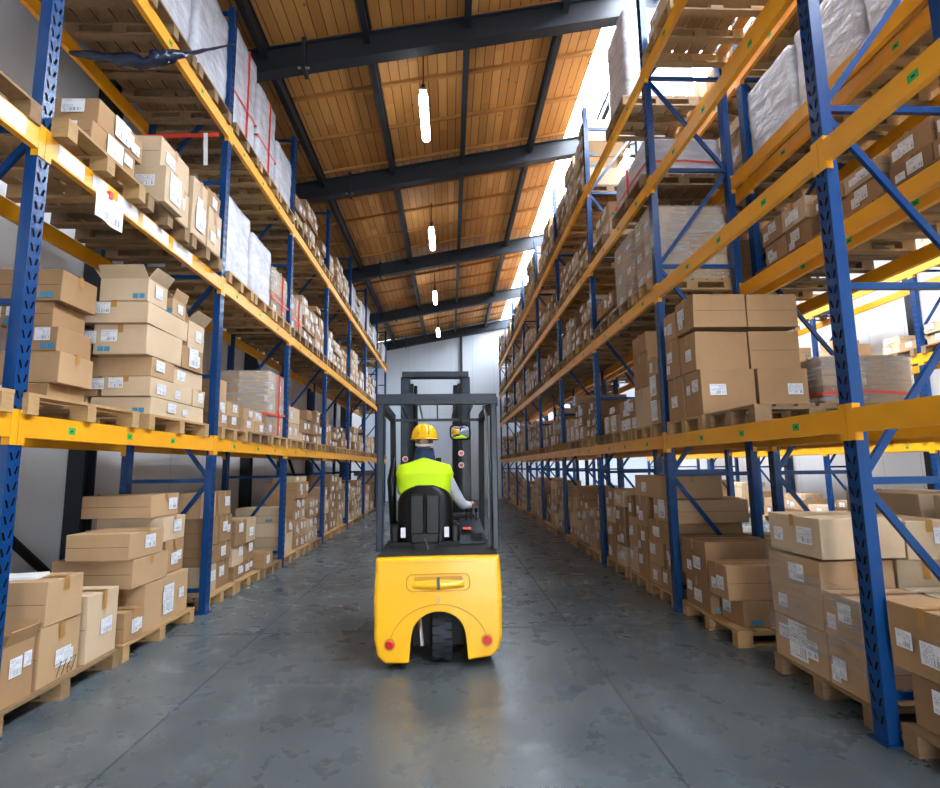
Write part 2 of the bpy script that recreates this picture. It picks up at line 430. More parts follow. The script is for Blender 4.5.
# ------------------------------------------------------------------ racks
def rack(name, face, s, ys, levels, top, label, depth=1.05, dark_first=False, bays=None):
    """face = aisle-side plane, s = direction into the rack"""
    root = empty('pallet_rack', (face+s*depth/2, ys[0], 0), label=label, cat='pallet rack')
    ox, oy = face+s*depth/2, ys[0]
    X = lambda d: face+s*d-ox
    for k, y in enumerate(ys):
        y -= oy
        f = MB()
        # horizontals and diagonals
        zs = [.25]; z = .25
        while z < top-.5: z += 1.25; zs.append(min(z, top-.06))
        for z in zs: f.bar((X(.08), y, z), (X(depth-.08), y, z), .035, .045, M['blue'])
        for i in range(len(zs)-1):
            a, b = (.08, depth-.08) if i % 2 else (depth-.08, .08)
            f.bar((X(a), y+.012, zs[i]+.04), (X(b), y+.012, zs[i+1]-.04), .03, .045, M['blue'])
        fr = f.obj('upright_frame', root)
        for d, w_ in ((0, 1), (depth-.09, -1)):
            p = MB()
            pw = .078
            if d > .5: d += .012
            p.box(X(d), X(d+pw), y-.055, y+.055, 0, top, M['blue'])
            if k < 6 and d == 0:
                z = .1
                while z < top-.05:
                    for sy in (-1, 1):
                        xx = X(d)-s*.002; zz = z+(.012 if sy > 0 else 0)
                        ya, yb = y+sy*.034, y+sy*.016
                        pts = [(xx, ya-.009, zz+.052), (xx, yb-.009, zz), (xx, yb+.009, zz), (xx, ya+.009, zz+.052)]
                        p.quad(pts, M['slot'])
                    z += .1
            p.box(X(d-.03), X(d+.12), y-.08, y+.08, 0, .008, M['blue'])
            p.obj('post', fr)
    for k in range(len(ys)-1):
        y0, y1 = ys[k]+.055-oy, ys[k+1]-.055-oy
        for li, z in enumerate(levels):
            if bays and (li, k) in bays: continue
            for d in (-.005, depth-.045):
                b = MB(); b.box(X(d), X(d+.05), y0, y1, z-.15, z, M['yellow'])
                for (ya, yb) in ((y0-.052, y0+.006), (y1-.006, y1+.052)):
                    dd = -.008 if d < .5 else depth+.0
                    b.box(X(dd), X(dd+.008), ya, yb, z-.2, z+.03, M['yellow'])
                    b.box(X(d), X(d+.05), (y0 if ya < y0 else y1-.006), (y0+.006 if ya < y0 else y1), z-.2, z+.03, M['yellow'])
                bo = b.obj('beam', root)
                if d < .5 and k < 4:
                    xx = X(d)-s*.0015
                    for t_ in ((.45, 'g'), (1.25, 'g'), (2.0, 'g')):
                        q = MB(); yy = y0+t_[0]+.12*math.sin(k*3+li*5+t_[0]); a, c = yy, yy+.07
                        pts = [(xx, c, z-.105), (xx, a, z-.105), (xx, a, z-.055), (xx, c, z-.055)]
                        q.quad(pts if s > 0 else pts, M['green'])
                        x2 = xx-s*.001
                        q.quad([(x2, a+.045, z-.088), (x2, a+.02, z-.088), (x2, a+.02, z-.074), (x2, a+.045, z-.074)], M['ink'])
                        so = q.obj('location_sticker', bo); so['label'] = 'small green sticker with a dark arrow'
    return root
SP = 2.88
YL = [.66, 3.6, 6.58, 9.42, 12.3, 15.17, 18.05, 20.93, 23.8]
LL = (2.0, 3.97, 6.0)
rack('L', -2.8, -1, YL, LL, 7.72, 'blue and yellow three-tier pallet rack along the grey wall with black columns')
YR = [.38]+[3.3+2.91*k for k in range(9)]
LR = (1.95, 3.74, 5.12, 6.6)
rack('R', 2.5, 1, YR, LR, 8.15, 'blue and yellow four-tier pallet rack lining the aisle beneath the rooflight')
rack('S', 3.74, 1, YR, (1.95, 3.74, 5.12, 6.6), 8.1, 'blue and yellow pallet rack back to back with the four-tier aisle rack')
YF = [1.0+2.9*k for k in range(9)]
rack('F', 8.9, 1, YF, (1.95, 3.6, 5.3), 7.0, 'blue and yellow pallet rack across the next aisle against the bright outer wall', depth=1.0)
if 1:
    # big white capacity notices on the second-tier beam near the camera
    rk = [o for o in C.objects if o.name.startswith('pallet_rack') and o.parent is None][0]
    bm_ = [o for o in rk.children if o.name.startswith('beam')]
    for (a, b) in ((3.0, 3.42), (3.72, 4.0), (4.1, 4.28), (4.42, 4.72), (4.8, 5.25), (5.35, 5.75)):
        m = MB(); m.box(-2.795, -2.7925, a, b, 3.835, 3.955, M['white'])
        o = m.obj('capacity_notice', rk, loc=(-rk.location.x, -rk.location.y, 0)); o['label'] = 'white blank strip on the yellow beam'

# ------------------------------------------------------------------ pallets
def pallet_mb(mb, x0, x1, y0, y1, z, mat, part=None):
    """z = underside; 0.144 high; skids run along x"""
    w = y1-y0; L = x1-x0
    if part in (None, 'deck'):
        n = max(5, int(round(L/.17))); g = .035; bw = (L-(n-1)*g)/n
        for i in range(n): mb.box(x0+i*(bw+g), x0+i*(bw+g)+bw, y0, y1, z+.122, z+.144, mat)
        for yy in (y0, (y0+y1)/2-.05, y1-.1): mb.box(x0+.002, x1-.002, yy+.001, yy+.099, z+.1, z+.1215, mat)
    sk = (y0, (y0+y1)/2-.05, y1-.1)
    for i, yy in enumerate(sk):
        if part is None or part == i:
            mb.box(x0, x1, yy, yy+.1, z, z+.022, mat)
            for xx in (x0, (x0+x1)/2-.07, x1-.14): mb.box(xx, xx+.14, yy+.002, yy+.098, z+.0225, z+.0995, mat)
ORD = ('first', 'second', 'third', 'fourth', 'fifth', 'sixth', 'seventh', 'eighth', 'ninth', 'tenth')
def make_pallet(x0, x1, y0, y1, z, label, group, detail, old=False):
    mat = M['pallet_old'] if old else M['pallet']
    cx, cy = (x0+x1)/2, (y0+y1)/2
    if detail:
        r = MB(); pallet_mb(r, x0-cx, x1-cx, y0-cy, y1-cy, 0, mat, 'deck'); o = r.obj('pallet', loc=(cx, cy, z))
        for i in range(3):
            k = MB(); pallet_mb(k, x0-cx, x1-cx, y0-cy, y1-cy, 0, mat, i); k.obj('skid', o)
    else:
        r = MB(); pallet_mb(r, x0-cx, x1-cx, y0-cy, y1-cy, 0, mat); o = r.obj('pallet', loc=(cx, cy, z))
    return tag(o, label, 'pallet', group)

# ------------------------------------------------------------------ cartons
RACKS = {'L': dict(face=-2.8, s=-1, ys=YL, lv=(0,)+LL, name='grey-wall rack'),
         'R': dict(face=2.5, s=1, ys=YR, lv=(0,)+LR, name='rooflight rack'),
         'S': dict(face=3.74, s=1, ys=YR, lv=(0, 1.95, 3.74, 5.12, 6.6), name='inner rack'),
         'F': dict(face=8.9, s=1, ys=YF, lv=(0, 1.95, 3.6, 5.3), name='outer-wall rack')}
TIER = ('floor', 'tier one', 'tier two', 'tier three', 'top tier')
boxes = []
def add_box(rk, lv, d0, d1, y0, y1, z0, z1, tone=None, lab=None, where='', open_=False, rot=None, txt=None, prio=0, blue=None, camlab=0, tape=True):
    boxes.append(dict(rk=rk, lv=lv, d0=d0, d1=d1, y0=y0, y1=y1, z0=z0, z1=z1, tone=rnd.randrange(5) if tone is None else tone,
                      lab=rnd.choice((0, 1, 1, 1, 2, 2)) if lab is None else lab, where=where, open=open_,
                      rot=rnd.uniform(-.02, .02) if rot is None else rot, seed=rnd.random(), txt=txt, prio=prio,
                      blue=rnd.random() < .4 if blue is None else blue, camlab=camlab, tape=tape))
def box_geo(b, body, tape, lab):
    """draw into three MBs (any may be the same) in coordinates local to the box's base centre, returns centre"""
    R = RACKS[b['rk']]; s = R['s']; r = random.Random(b['seed'])
    xa, xb = R['face']+s*b['d0'], R['face']+s*b['d1']; x0, x1 = min(xa, xb), max(xa, xb)
    cx, cy, z0 = (x0+x1)/2, (b['y0']+b['y1'])/2, b['z0']
    hx, hy, h = (x1-x0)/2-.004, (b['y1']-b['y0'])/2-.004, b['z1']-b['z0']-.003
    cs, sn = math.cos(b['rot']), math.sin(b['rot'])
    T = b.get('T') or (lambda p: p)
    def P(x, y, z): return T((x*cs-y*sn, x*sn+y*cs, z))
    mat = CARD[b['tone']]; j = lambda: r.uniform(-.005, .005)
    tx = [(-hx, -hy), (hx, -hy), (hx, hy), (-hx, hy)]
    if not b['open']:
        c = [P(x+j(), y+j(), 0) for x, y in tx]+[P(x+j(), y+j(), h+j()*.6) for x, y in tx]
        body.hexa(c, mat)
    else:
        t = .008
        for (a0, a1, b0, b1) in ((-hx, -hx+t, -hy, hy), (hx-t, hx, -hy, hy), (-hx+t, hx-t, -hy, -hy+t), (-hx+t, hx-t, hy-t, hy)):
            body.hexa([P(a0, b0, 0), P(a1, b0, 0), P(a1, b1, 0), P(a0, b1, 0), P(a0, b0, h), P(a1, b0, h), P(a1, b1, h), P(a0, b1, h)], mat)
        body.hexa([P(-hx+t, -hy+t, .0), P(hx-t, -hy+t, 0), P(hx-t, hy-t, 0), P(-hx+t, hy-t, 0), P(-hx+t, -hy+t, .01), P(hx-t, -hy+t, .01), P(hx-t, hy-t, .01), P(-hx+t, hy-t, .01)], mat)
        fl = min(hx, hy)*.8
        for (p, q, ox, oy) in (((-hx, -hy), (hx, -hy), 0, -1), ((hx, -hy), (hx, hy), 1, 0), ((hx, hy), (-hx, hy), 0, 1), ((-hx, hy), (-hx, -hy), -1, 0)):
            a = r.uniform(.5, 1.2); dx, dz = math.cos(a)*fl, math.sin(a)*fl
            A, B = (p[0], p[1], h), (q[0], q[1], h); D, E_ = (q[0]*.93+ox*dx, q[1]*.93+oy*dx, h+dz), (p[0]*.93+ox*dx, p[1]*.93+oy*dx, h+dz)
            A2, B2, D2, E2 = [(k[0]-ox*.005*math.sin(a), k[1]-oy*.005*math.sin(a), k[2]+.005) for k in (A, B, D, E_)]
            body.hexa([P(*k) for k in (A, B, D, E_, A2, B2, D2, E2)], mat)
    # tape across the middle of both narrow faces and along the top
    e = .0075
    ax = -s*(hx+e)                                        # aisle face plane
    def aq(mb, u0, u1, v0, v1, m_, off=0):                # quad on aisle face; u along y from far end
        xx = ax-s*off
        pts = [P(xx, u1, v0), P(xx, u0, v0), P(xx, u0, v1), P(xx, u1, v1)] if s > 0 else [P(xx, u0, v0), P(xx, u1, v0), P(xx, u1, v1), P(xx, u0, v1)]
        mb.quad(pts, m_)
    def cq(mb, u0, u1, v0, v1, m_, off=0):                # quad on the face toward the near end
        yy = -(hy+e)-off
        mb.quad([P(u0, yy, v0), P(u1, yy, v0), P(u1, yy, v1), P(u0, yy, v1)], m_)
    if b['tape'] and not b['open']:
        g = .0252; dn = h*.72
        if hx > hy: ring = [(-hx-e, 0, dn), (-hx-e, 0, h+e), (hx+e, 0, h+e), (hx+e, 0, dn)]; wd = (0, g)
        else: ring = [(0, -hy-e, dn), (0, -hy-e, h+e), (0, hy+e, h+e), (0, hy+e, dn)]; wd = (g, 0)
        bi = len(tape.v); k_ = tape.m(M['tape'])
        for q in ring: tape.v += [P(q[0]-wd[0], q[1]-wd[1], q[2]), P(q[0]+wd[0], q[1]+wd[1], q[2])]
        for q in range(3): tape.face([bi+2*q, bi+2*q+1, bi+2*q+3, bi+2*q+2], k_)
        if hx > hy and r.random() < .5: cq(body, -hx+.01, hx-.01, h*.5-.002, h*.5+.002, M['seam'])
    lw, lh = min(.17, hy*.75), min(.12, h*.55)
    if b['lab'] >= 1:
        u = r.uniform(-hy*.75, -.01 if b['lab'] > 1 else hy*.8-lw); v = r.uniform(h*.18, h*.92-lh)
        aq(lab, u, u+lw, v, v+lh, M['label'], .002)
    if b['lab'] >= 2:
        u = r.uniform(.02, max(.03, hy*.9-lw*.7)); v = r.uniform(h*.12, h*.85-lh*.8)
        aq(lab, u, u+lw*.65, v, v+lh*.8, M['label'], .003)
    if b['lab'] >= 3:      # document sheet
        aq(lab, -.1, .1, h*.15, min(h*.15+.28, h*.98), M['label'], .005)
    if b['camlab']:
        lx = min(.18, hx*.6); u = hx*(.75 if b['camlab'] == 1 else -.1)-lx
        cq(lab, u, u+lx, h*.42, min(h*.42+.11, h*.93), M['label'], .002)
        if b['camlab'] == 3:
            cq(lab, u-lx*1.4, u-lx*.3, h*.35, min(h*.35+.12, h*.9), M['label'], .002)
    if b['blue']:
        u = -hx*.8 if r.random() < .5 else hx*.4
        cq(body, u, u+.05, h*.1, h*.1+.045, M['blueink']); cq(body, u+.06, u+.11, h*.1, h*.1+.045, M['blueink'])
        aq(body, hy*.55 if r.random() < .5 else -hy*.8, hy*.55+.05 if r.random() < 2 and False else (hy*.55+.05 if False else (-hy*.8+.05 if False else hy*.55+.05)), h*.8, h*.8+.02, M['blueink']) if False else None
    return cx, cy, z0
class Many:
    def __init__(s): s.all = []
    def quad(s, *a): m = MB(); m.quad(*a); s.all.append(m)
SHAPE = lambda b: ('flat' if (b['z1']-b['z0']) < .42*(b['y1']-b['y0']) else 'tall' if (b['z1']-b['z0']) > .9*(b['y1']-b['y0']) else 'wide' if (b['y1']-b['y0']) > .5 else 'small')
TONE = ('tan', 'brown', 'pale', 'dark', 'greyish')

pallets = []
def slot_pallet(rk, lv, y0, y1, d0=.0, d1=1.05, z=None, where='', old=None, name=''):
    R = RACKS[rk]; s = R['s']; xa, xb = R['face']+s*d0, R['face']+s*d1
    z = R['lv'][lv] if z is None else z
    pallets.append((min(xa, xb), max(xa, xb), y0, y1, z+.001, rk, lv, where, rnd.random() < .45 if old is None else old, name))
loads = []
def fill(rk, lv, bay, k, y0, w, h, cols=None, d0=.04, d1=1.0, two=False, pal=True, bigh=None, lab=None, tone=None, gap=.15):
    R = RACKS[rk]; zz = R['lv'][lv]
    w0 = '%s slot, %s bay' % (('near', 'middle', 'far', 'extra')[k], ORD[bay])
    if pal: slot_pallet(rk, lv, y0, y0+w, max(d0-.06, .0) if lv == 0 else -.04, 1.04, where=w0)
    z = zz+.147; top = z+h; li = 0
    base_tone = rnd.randrange(5) if tone is None else tone
    while z < top-.1:
        hh = bigh or rnd.choice((.18, .22, .26, .3, .34)); hh = min(hh, top-z) if top-z > .14 else top-z
        n = cols or rnd.choice((1, 2, 2, 2, 3) if w > .6 else (1, 1, 2))
        if li == 0 and n == 1: n = 2
        last = z+hh > top-.12
        ww = (w-.04)/n; ofs = y0+.02+rnd.uniform(-.01, .01)
        dd0 = d0+rnd.uniform(-.02, .05)
        rows = 2 if (two or (not last and rnd.random() < .25)) else 1
        dend = d1 if rows == 2 else rnd.uniform(.55, .95)
        for c in range(n):
            if last and n > 1 and rnd.random() < gap*2: continue
            sh = rnd.uniform(0, .03)
            for q in range(rows):
                dm = (dd0+d1)/2
                a, b_ = (dd0, dend) if rows == 1 else ((dd0, dm-.01) if q == 0 else (dm+.01, d1))
                hv = hh
                add_box(rk, lv, a+sh, b_, ofs+c*ww, ofs+(c+1)*ww-.006, z+.0005, z+hv, tone=base_tone if rnd.random() < .6 else None, lab=(lab if q == 0 else 0),
                        where='%s layer, %s%s, %s' % (ORD[li], ('near', 'middle', 'far')[c if n == 3 else c*2] if n > 1 else 'full width', ' front' if rows == 2 and q == 0 else ' back' if rows == 2 else '', w0))
        z += hh+.001; li += 1
def wrapped(rk, lv, bay, k, y0, w, h, kind='film', strap=False, d0=.02, d1=1.02, pal=True, lean=0):
    w0 = '%s slot, %s bay' % (('near', 'middle', 'far', 'extra')[k], ORD[bay])
    if pal: slot_pallet(rk, lv, y0, y0+w, -.04 if lv else 0, 1.04, where=w0)
    loads.append(dict(rk=rk, lv=lv, y0=y0, y1=y0+w, z0=RACKS[rk]['lv'][lv]+(.146 if pal else .002), h=h, kind=kind, strap=strap, where=w0, d0=d0, d1=d1, bay=bay, lean=lean))
def bay_slots(rk, bay):
    ys = RACKS[rk]['ys']; a, b = ys[bay]+.075, ys[bay+1]-.075; w = (b-a-.12)/3
    return [(a+i*(w+.06), w) for i in range(3)]

# ---- LEFT, floor, second bay (from the photograph)
def lc(y0, y1, z0, z1, d0=0.05, d1=.8, lv=0, **k): add_box('L', lv, d0, d1, y0, y1, z0, z1, **k)
slot_pallet('L', 0, 3.62, 4.92, .0, 1.0, where='near slot, second bay', old=True)
slot_pallet('L', 0, 4.96, 6.26, .0, 1.0, where='far slot, second bay', old=False)
W = 'near pallet, second bay'
lc(3.7, 3.98, .146, .52, .03, .5, open_=True, lab=2, where='open topped, '+W, tone=1, prio=9)
lc(4.02, 4.44, .146, .55, .03, .92, lab=2, where='lower of two, '+W, tone=0, prio=9, camlab=1, txt='7767')
lc(4.04, 4.42, .552, .86, .02, .86, lab=0, where='upper of two, '+W, tone=0, prio=9)
lc(4.5, 4.9, .146, .66, .03, .8, lab=1, where='upright beside the stack, '+W, tone=2, prio=9, blue=False)
W = 'far pallet, second bay'
lc(5.0, 5.3, .146, .4, .02, .5, lab=2, where='smallest in front, '+W, tone=1, prio=9)
lc(5.34, 6.2, .146, .57, .05, .5, lab=3, where='front bottom row, '+W, tone=0, prio=9)
lc(5.0, 5.3, .146, .57, .53, .95, lab=0, where='behind the smallest, '+W, tone=0, prio=3)
lc(5.34, 6.2, .146, .57, .53, .98, lab=0, where='back bottom row, '+W, tone=1, prio=3)
lc(5.14, 5.74, .573, .83, .05, .78, lab=0, where='second layer, '+W, tone=0, prio=9)
lc(5.06, 5.62, .833, 1.07, .05, .62, lab=1, where='third layer, '+W, tone=0, prio=9)
lc(5.8, 6.2, .573, .9, .12, .8, lab=2, where='second layer far end, '+W, tone=1, prio=4)
lc(5.75, 6.2, .903, 1.15, .12, .8, lab=1, where='third layer far end, '+W, tone=2, prio=4)
lc(5.65, 6.2, 1.153, 1.38, .2, .9, lab=1, where='fourth layer far end, '+W, tone=0, prio=5)
# ---- LEFT, tier one, second bay
slot_pallet('L', 1, 3.62, 4.9, -.04, 1.0, where='near slot, second bay', old=False)
slot_pallet('L', 1, 5.06, 6.3, -.04, 1.0, where='far slot, second bay', old=False)
z = 2.147; W = 'second bay'
def l1(*a, **k): lc(*a, lv=1, prio=9, **k)
l1(5.12, 6.25, z, z+.17, .0, .55, lab=2, where='long base carton, '+W, tone=2, tape=False)
l1(5.12, 6.25, z, z+.17, .57, 1.0, lab=0, where='back base carton, '+W, tone=0)
l1(5.1, 5.95, z+.172, z+.36, .0, .45, lab=2, camlab=3, where='second layer front, '+W, tone=2)
l1(5.1, 5.95, z+.172, z+.36, .47, 1.0, lab=0, where='second layer back, '+W, tone=1)
l1(5.97, 6.25, z+.172, z+.36, .0, .5, lab=1, where='second layer far end, '+W, tone=2)
l1(5.12, 5.55, z+.362, z+.55, .0, .8, lab=1, where='third layer, '+W, tone=0)
l1(5.57, 6.22, z+.362, z+.55, .03, .6, lab=1, where='third layer far end, '+W, tone=2)
l1(5.02, 5.66, z+.552, z+.84, .0, .5, lab=0, camlab=3, where='fourth layer front, '+W, tone=2)
l1(5.04, 5.5, z+.552, z+.8, .53, .86, lab=0, camlab=1, where='fourth layer back, '+W, tone=3)
l1(5.68, 6.15, z+.552, z+.8, .0, .5, lab=3, where='fourth layer far end, '+W, tone=1)
l1(4.98, 5.78, z+.842, z+1.05, .0, .62, lab=0, camlab=3, where='fifth layer, '+W, tone=2)
l1(5.82, 6.2, z+.802, z+1.1, .02, .45, lab=1, open_=True, where='flaps up at far end, '+W, tone=2)
l1(4.98, 5.32, z+1.052, z+1.27, .0, .45, lab=1, open_=True, where='open one on the summit, '+W, tone=2)
l1(5.42, 5.7, z+1.052, z+1.22, .0, .35, lab=1, open_=True, where='small open one beside summit, '+W, tone=0)
l1(4.4, 4.86, z, z+.19, .42, 1.0, lab=0, camlab=3, where='low stack base, '+W, tone=1)
l1(4.4, 4.84, z+.45, z+.66, .38, .8, lab=0, camlab=1, where='low stack third, '+W, tone=1)
l1(4.4, 4.84, z+.192, z+.448, .35, 1.0, lab=0, camlab=0, where='low stack second, '+W, tone=0)
l1(4.42, 4.84, z+.662, z+.87, .45, .88, lab=0, camlab=3, where='low stack fourth, '+W, tone=1)
l1(4.4, 4.86, z+.872, z+1.14, .38, .95, lab=0, where='low stack top, '+W, tone=1)
# ---- LEFT tier two, second bay
slot_pallet('L', 2, 3.64, 4.62, -.12, 1.0, where='near slot, second bay', old=False)
slot_pallet('L', 2, 4.7, 5.48, -.1, 1.0, where='middle slot, second bay', old=True)
slot_pallet('L', 2, 5.54, 6.3, -.1, 1.0, where='far slot, second bay', old=True)
z = LL[1]+.147
def l2(*a, **k): lc(*a, lv=2, prio=8, **k)
l2(3.95, 4.5, z, z+.2, -.08, .8, lab=3, camlab=1, where='lower near, '+W, tone=1)
l2(4.0, 4.6, z+.202, z+.42, -.08, .75, lab=3, camlab=1, where='upper near, '+W, tone=1)
l2(4.85, 5.2, z, z+.36, -.16, .6, lab=3, camlab=1, where='middle front, '+W, tone=2)
l2(4.88, 5.45, z+.362, z+.68, -.08, .9, lab=1, where='middle upper, '+W, tone=2, camlab=0)
l2(5.22, 5.48, z, z+.36, -.08, .8, lab=1, where='middle behind front, '+W, tone=2)
l2(5.56, 5.9, z, z+.66, -.08, .9, lab=3, where='tall far, '+W, tone=2)
l2(5.92, 6.28, z, z+.5, -.08, .9, lab=2, where='last far, '+W, tone=2)
l2(5.92, 6.28, z+.502, z+.74, -.05, .5, lab=1, where='top far, '+W, tone=1, camlab=1)
# tier three, second bay: wrapped
for k, (y, w) in enumerate(bay_slots('L', 1)):
    if k == 0: slot_pallet('L', 3, y, y+w, -.02, 1.0, where='near slot, second bay', old=True)
    else: wrapped('L', 3, 1, k, y, w, 1.25, 'filmwhite', strap=False)
for k, (y, w) in enumerate(bay_slots('L', 0)):
    if k > 0: slot_pallet('L', 3, y, y+w, -.02, 1.0, where='%s slot, first bay' % ('', 'middle', 'far')[k], old=True)
    if k > 0: slot_pallet('L', 2, y, y+w, -.02, 1.0, where='%s slot, first bay' % ('', 'middle', 'far')[k], old=True)
y, w = bay_slots('L', 0)[2]
fill('L', 0, 0, 2, y, w, .42); fill('L', 1, 0, 2, y-.02, w, .7)
# generic left bays
for bay in range(2, 8):
    for k, (y, w) in enumerate(bay_slots('L', bay)):
        # floor
        if bay == 2: fill('L', 0, 2, k, y, w, (1.28, .85, .3)[k], d0=.1 if k != 2 else .0, cols=2)
        else: fill('L', 0, bay, k, y, w, rnd.uniform(.85, 1.45) if not (bay == 6) else rnd.uniform(.3, 1.2), d0=.08)
        if bay == 7 and k == 1: continue
        if bay == 2: (fill('L', 1, 2, 0, y, w, .62, cols=2, tone=0), ) if k == 0 else (fill('L', 1, 2, 1, y, w, .34, cols=2) if k == 1 else wrapped('L', 1, 2, 2, y, w, 1.05, 'film', strap=True))
        else: fill('L', 1, bay, k, y, w, rnd.uniform(.5, 1.0))
        if bay == 2: wrapped('L', 2, 2, k, y, w, (1.05, .95, .8)[k], 'filmwhite' if k < 2 else 'film', strap=(k == 2))
        elif (bay, k) in ((3, 0),): wrapped('L', 2, bay, k, y, w, .7, 'film', strap=True)
        else: fill('L', 2, bay, k, y, w, rnd.uniform(.55, 1.1), lab=rnd.choice((1, 2, 3)))
        if bay == 2: wrapped('L', 3, 2, k, y, w, (1.45, 1.3, .95)[k], 'filmwhite', strap=k < 2)
        else: (fill('L', 3, bay, k, y, w, rnd.uniform(.6, 1.05), lab=2) if rnd.random() < .75 else wrapped('L', 3, bay, k, y, w, rnd.uniform(.7, 1.1), 'filmwhite'))
# ---- RIGHT, floor
def rc(y0, y1, z0, z1, d0=0.03, d1=.6, lv=0, rk='R', **k): add_box(rk, lv, d0, d1, y0, y1, z0, z1, **k)
slot_pallet('R', 0, 3.4, 4.42, .05, 1.05, where='near slot, second bay', old=True)
W = 'film-wrapped pallet, second bay'
for (y0, y1, a) in ((3.45, 3.78, 'near'), (3.79, 4.38, 'far')):
    rc(y0, y1, .146, .46, .05, .62, prio=9, lab=3 if a == 'far' else 2, tone=0, where='bottom %s front, ' % a+W)
    rc(y0, y1, .146, .46, .64, 1.03, prio=2, lab=0, tone=0, where='bottom %s back, ' % a+W)
    rc(y0, y1, .462, .75 if a == 'near' else .93, .05, .6, prio=9, lab=2, tone=0, where='middle %s front, ' % a+W)
    rc(y0, y1, .462, .75 if a == 'near' else .93, .62, 1.03, prio=4, lab=0, tone=4, where='middle %s back, ' % a+W)
rc(3.74, 4.35, .95, 1.23, .05, .66, prio=9, lab=2, tone=2, where='crowning front, '+W, camlab=0)
rc(3.76, 4.35, .932, 1.2, .68, 1.03, prio=3, lab=0, tone=2, where='crowning back, '+W, camlab=1)
slot_pallet('R', 0, 4.93, 6.08, .03, 1.03, where='far slot, second bay', old=False)
W = 'open-sided pallet, second bay'
rc(5.46, 6.0, .146, .46, .05, .6, prio=8, lab=2, tone=3, where='lower back, '+W)
rc(5.44, 6.02, .462, .84, .03, .75, prio=9, lab=2, tone=3, where='upper back, '+W)
rc(5.0, 5.42, .146, .37, .14, .7, prio=9, lab=1, tone=1, where='lower front, '+W)
rc(5.04, 5.42, .372, .68, .03, .62, prio=9, lab=2, tone=1, where='upper front with blue strip, '+W, camlab=0)
slot_pallet('R', 0, 2.2, 3.2, .05, 1.05, where='far slot, first bay', old=True)
rc(2.75, 3.18, .146, .45, .12, .7, prio=9, lab=1, tone=3, where='lower, first bay')
rc(2.72, 3.2, .455, .82, .04, .75, prio=9, lab=2, tone=1, where='upper with handwriting, first bay', camlab=1)
slot_pallet('R', 0, 6.29, 7.05, .03, 1.03, where='near slot, third bay', old=False)
slot_pallet('R', 0, 7.1, 7.86, .03, 1.03, where='middle slot, third bay', old=False)
slot_pallet('R', 0, 7.95, 8.95, .03, 1.03, where='far slot, third bay', old=False)
W = 'third bay'
rc(6.7, 7.08, .146, .38, .05, .75, prio=8, lab=1, where='bottom near, '+W, tone=0); rc(6.32, 6.68, .146, .38, .05, .6, prio=8, lab=1, where='bottom end, '+W, tone=1)
rc(6.62, 7.08, .382, .67, .05, .75, prio=8, lab=1, where='second near, '+W, tone=0); rc(6.32, 6.6, .382, .67, .08, .6, prio=8, lab=2, where='second end, '+W, tone=0)
rc(6.4, 7.06, .672, .93, .05, .95, prio=8, lab=2, where='third near, '+W, tone=1)
rc(6.3, 6.9, .932, 1.2, .07, .98, prio=8, lab=3, where='fourth near, '+W, tone=0)
rc(6.5, 7.5, 1.202, 1.48, .05, .8, prio=8, lab=1, where='long top one, '+W, tone=0)
rc(7.12, 7.5, .146, .46, .05, .75, prio=8, lab=1, where='bottom far, '+W, tone=1); rc(7.52, 7.84, .146, .5, .05, .75, prio=8, lab=1, where='bottom far end, '+W)
rc(7.12, 7.5, .462, .8, .05, .75, prio=8, lab=2, where='second far, '+W); rc(7.52, 7.84, .502, .9, .05, .75, prio=8, lab=2, where='second far end, '+W)
rc(7.1, 7.51, .802, 1.2, .05, .75, prio=8, lab=2, where='third far, '+W); rc(7.57, 7.84, .902, 1.18, .05, .75, prio=8, lab=1, where='third far end, '+W)
for i, (y0, y1) in enumerate(((7.98, 8.42), (8.44, 8.9))):
    z = .146
    for j_ in range(4):
        hh = (.28, .3, .27, .24)[(j_+i) % 4]
        rc(y0, y1, z, z+hh, .04, .85, prio=7, lab=2, where='%s layer, %s tower, third bay' % (ORD[j_], ('near', 'far')[i])); z += hh+.002
# right tier one, second bay: big stack
slot_pallet('R', 1, 5.2, 6.08, -.02, 1.03, where='far slot, second bay', old=False)
slot_pallet('R', 1, 4.28, 5.14, -.02, 1.03, where='middle slot, second bay', old=True)
z = 2.1; W = 'big square stack, second bay'
for (dd0, dd1, a) in ((.0, .56, 'front'), (.57, 1.1, 'back')):
    rc(5.22, 5.6, z, z+.46, dd0, dd1, lv=1, prio=9, lab=2 if a == 'front' else 0, camlab=2 if a == 'front' else 1, tone=1, where='bottom %s near, ' % a+W, tape=False)
    rc(5.62, 6.05, z, z+.46, dd0, dd1, lv=1, prio=5, lab=1 if a == 'front' else 0, tone=1, where='bottom %s far, ' % a+W)
    rc(5.3, 5.66, z+.462, z+.86, dd0, dd1, lv=1, prio=9, lab=1 if a == 'front' else 0, tone=1, where='middle %s near, ' % a+W)
    rc(5.68, 6.05, z+.462, z+.9, dd0, dd1, lv=1, prio=5, lab=2 if a == 'front' else 0, tone=1, where='middle %s far, ' % a+W)
    rc(5.28, 5.72, z+.902, z+1.25, dd0, dd1, lv=1, prio=9, lab=2 if a == 'front' else 0, tone=1, where='top %s near, ' % a+W)
    rc(5.74, 6.05, z+.902, z+1.2, dd0, dd1, lv=1, prio=4, lab=2 if a == 'front' else 0, tone=0, where='top %s far, ' % a+W)
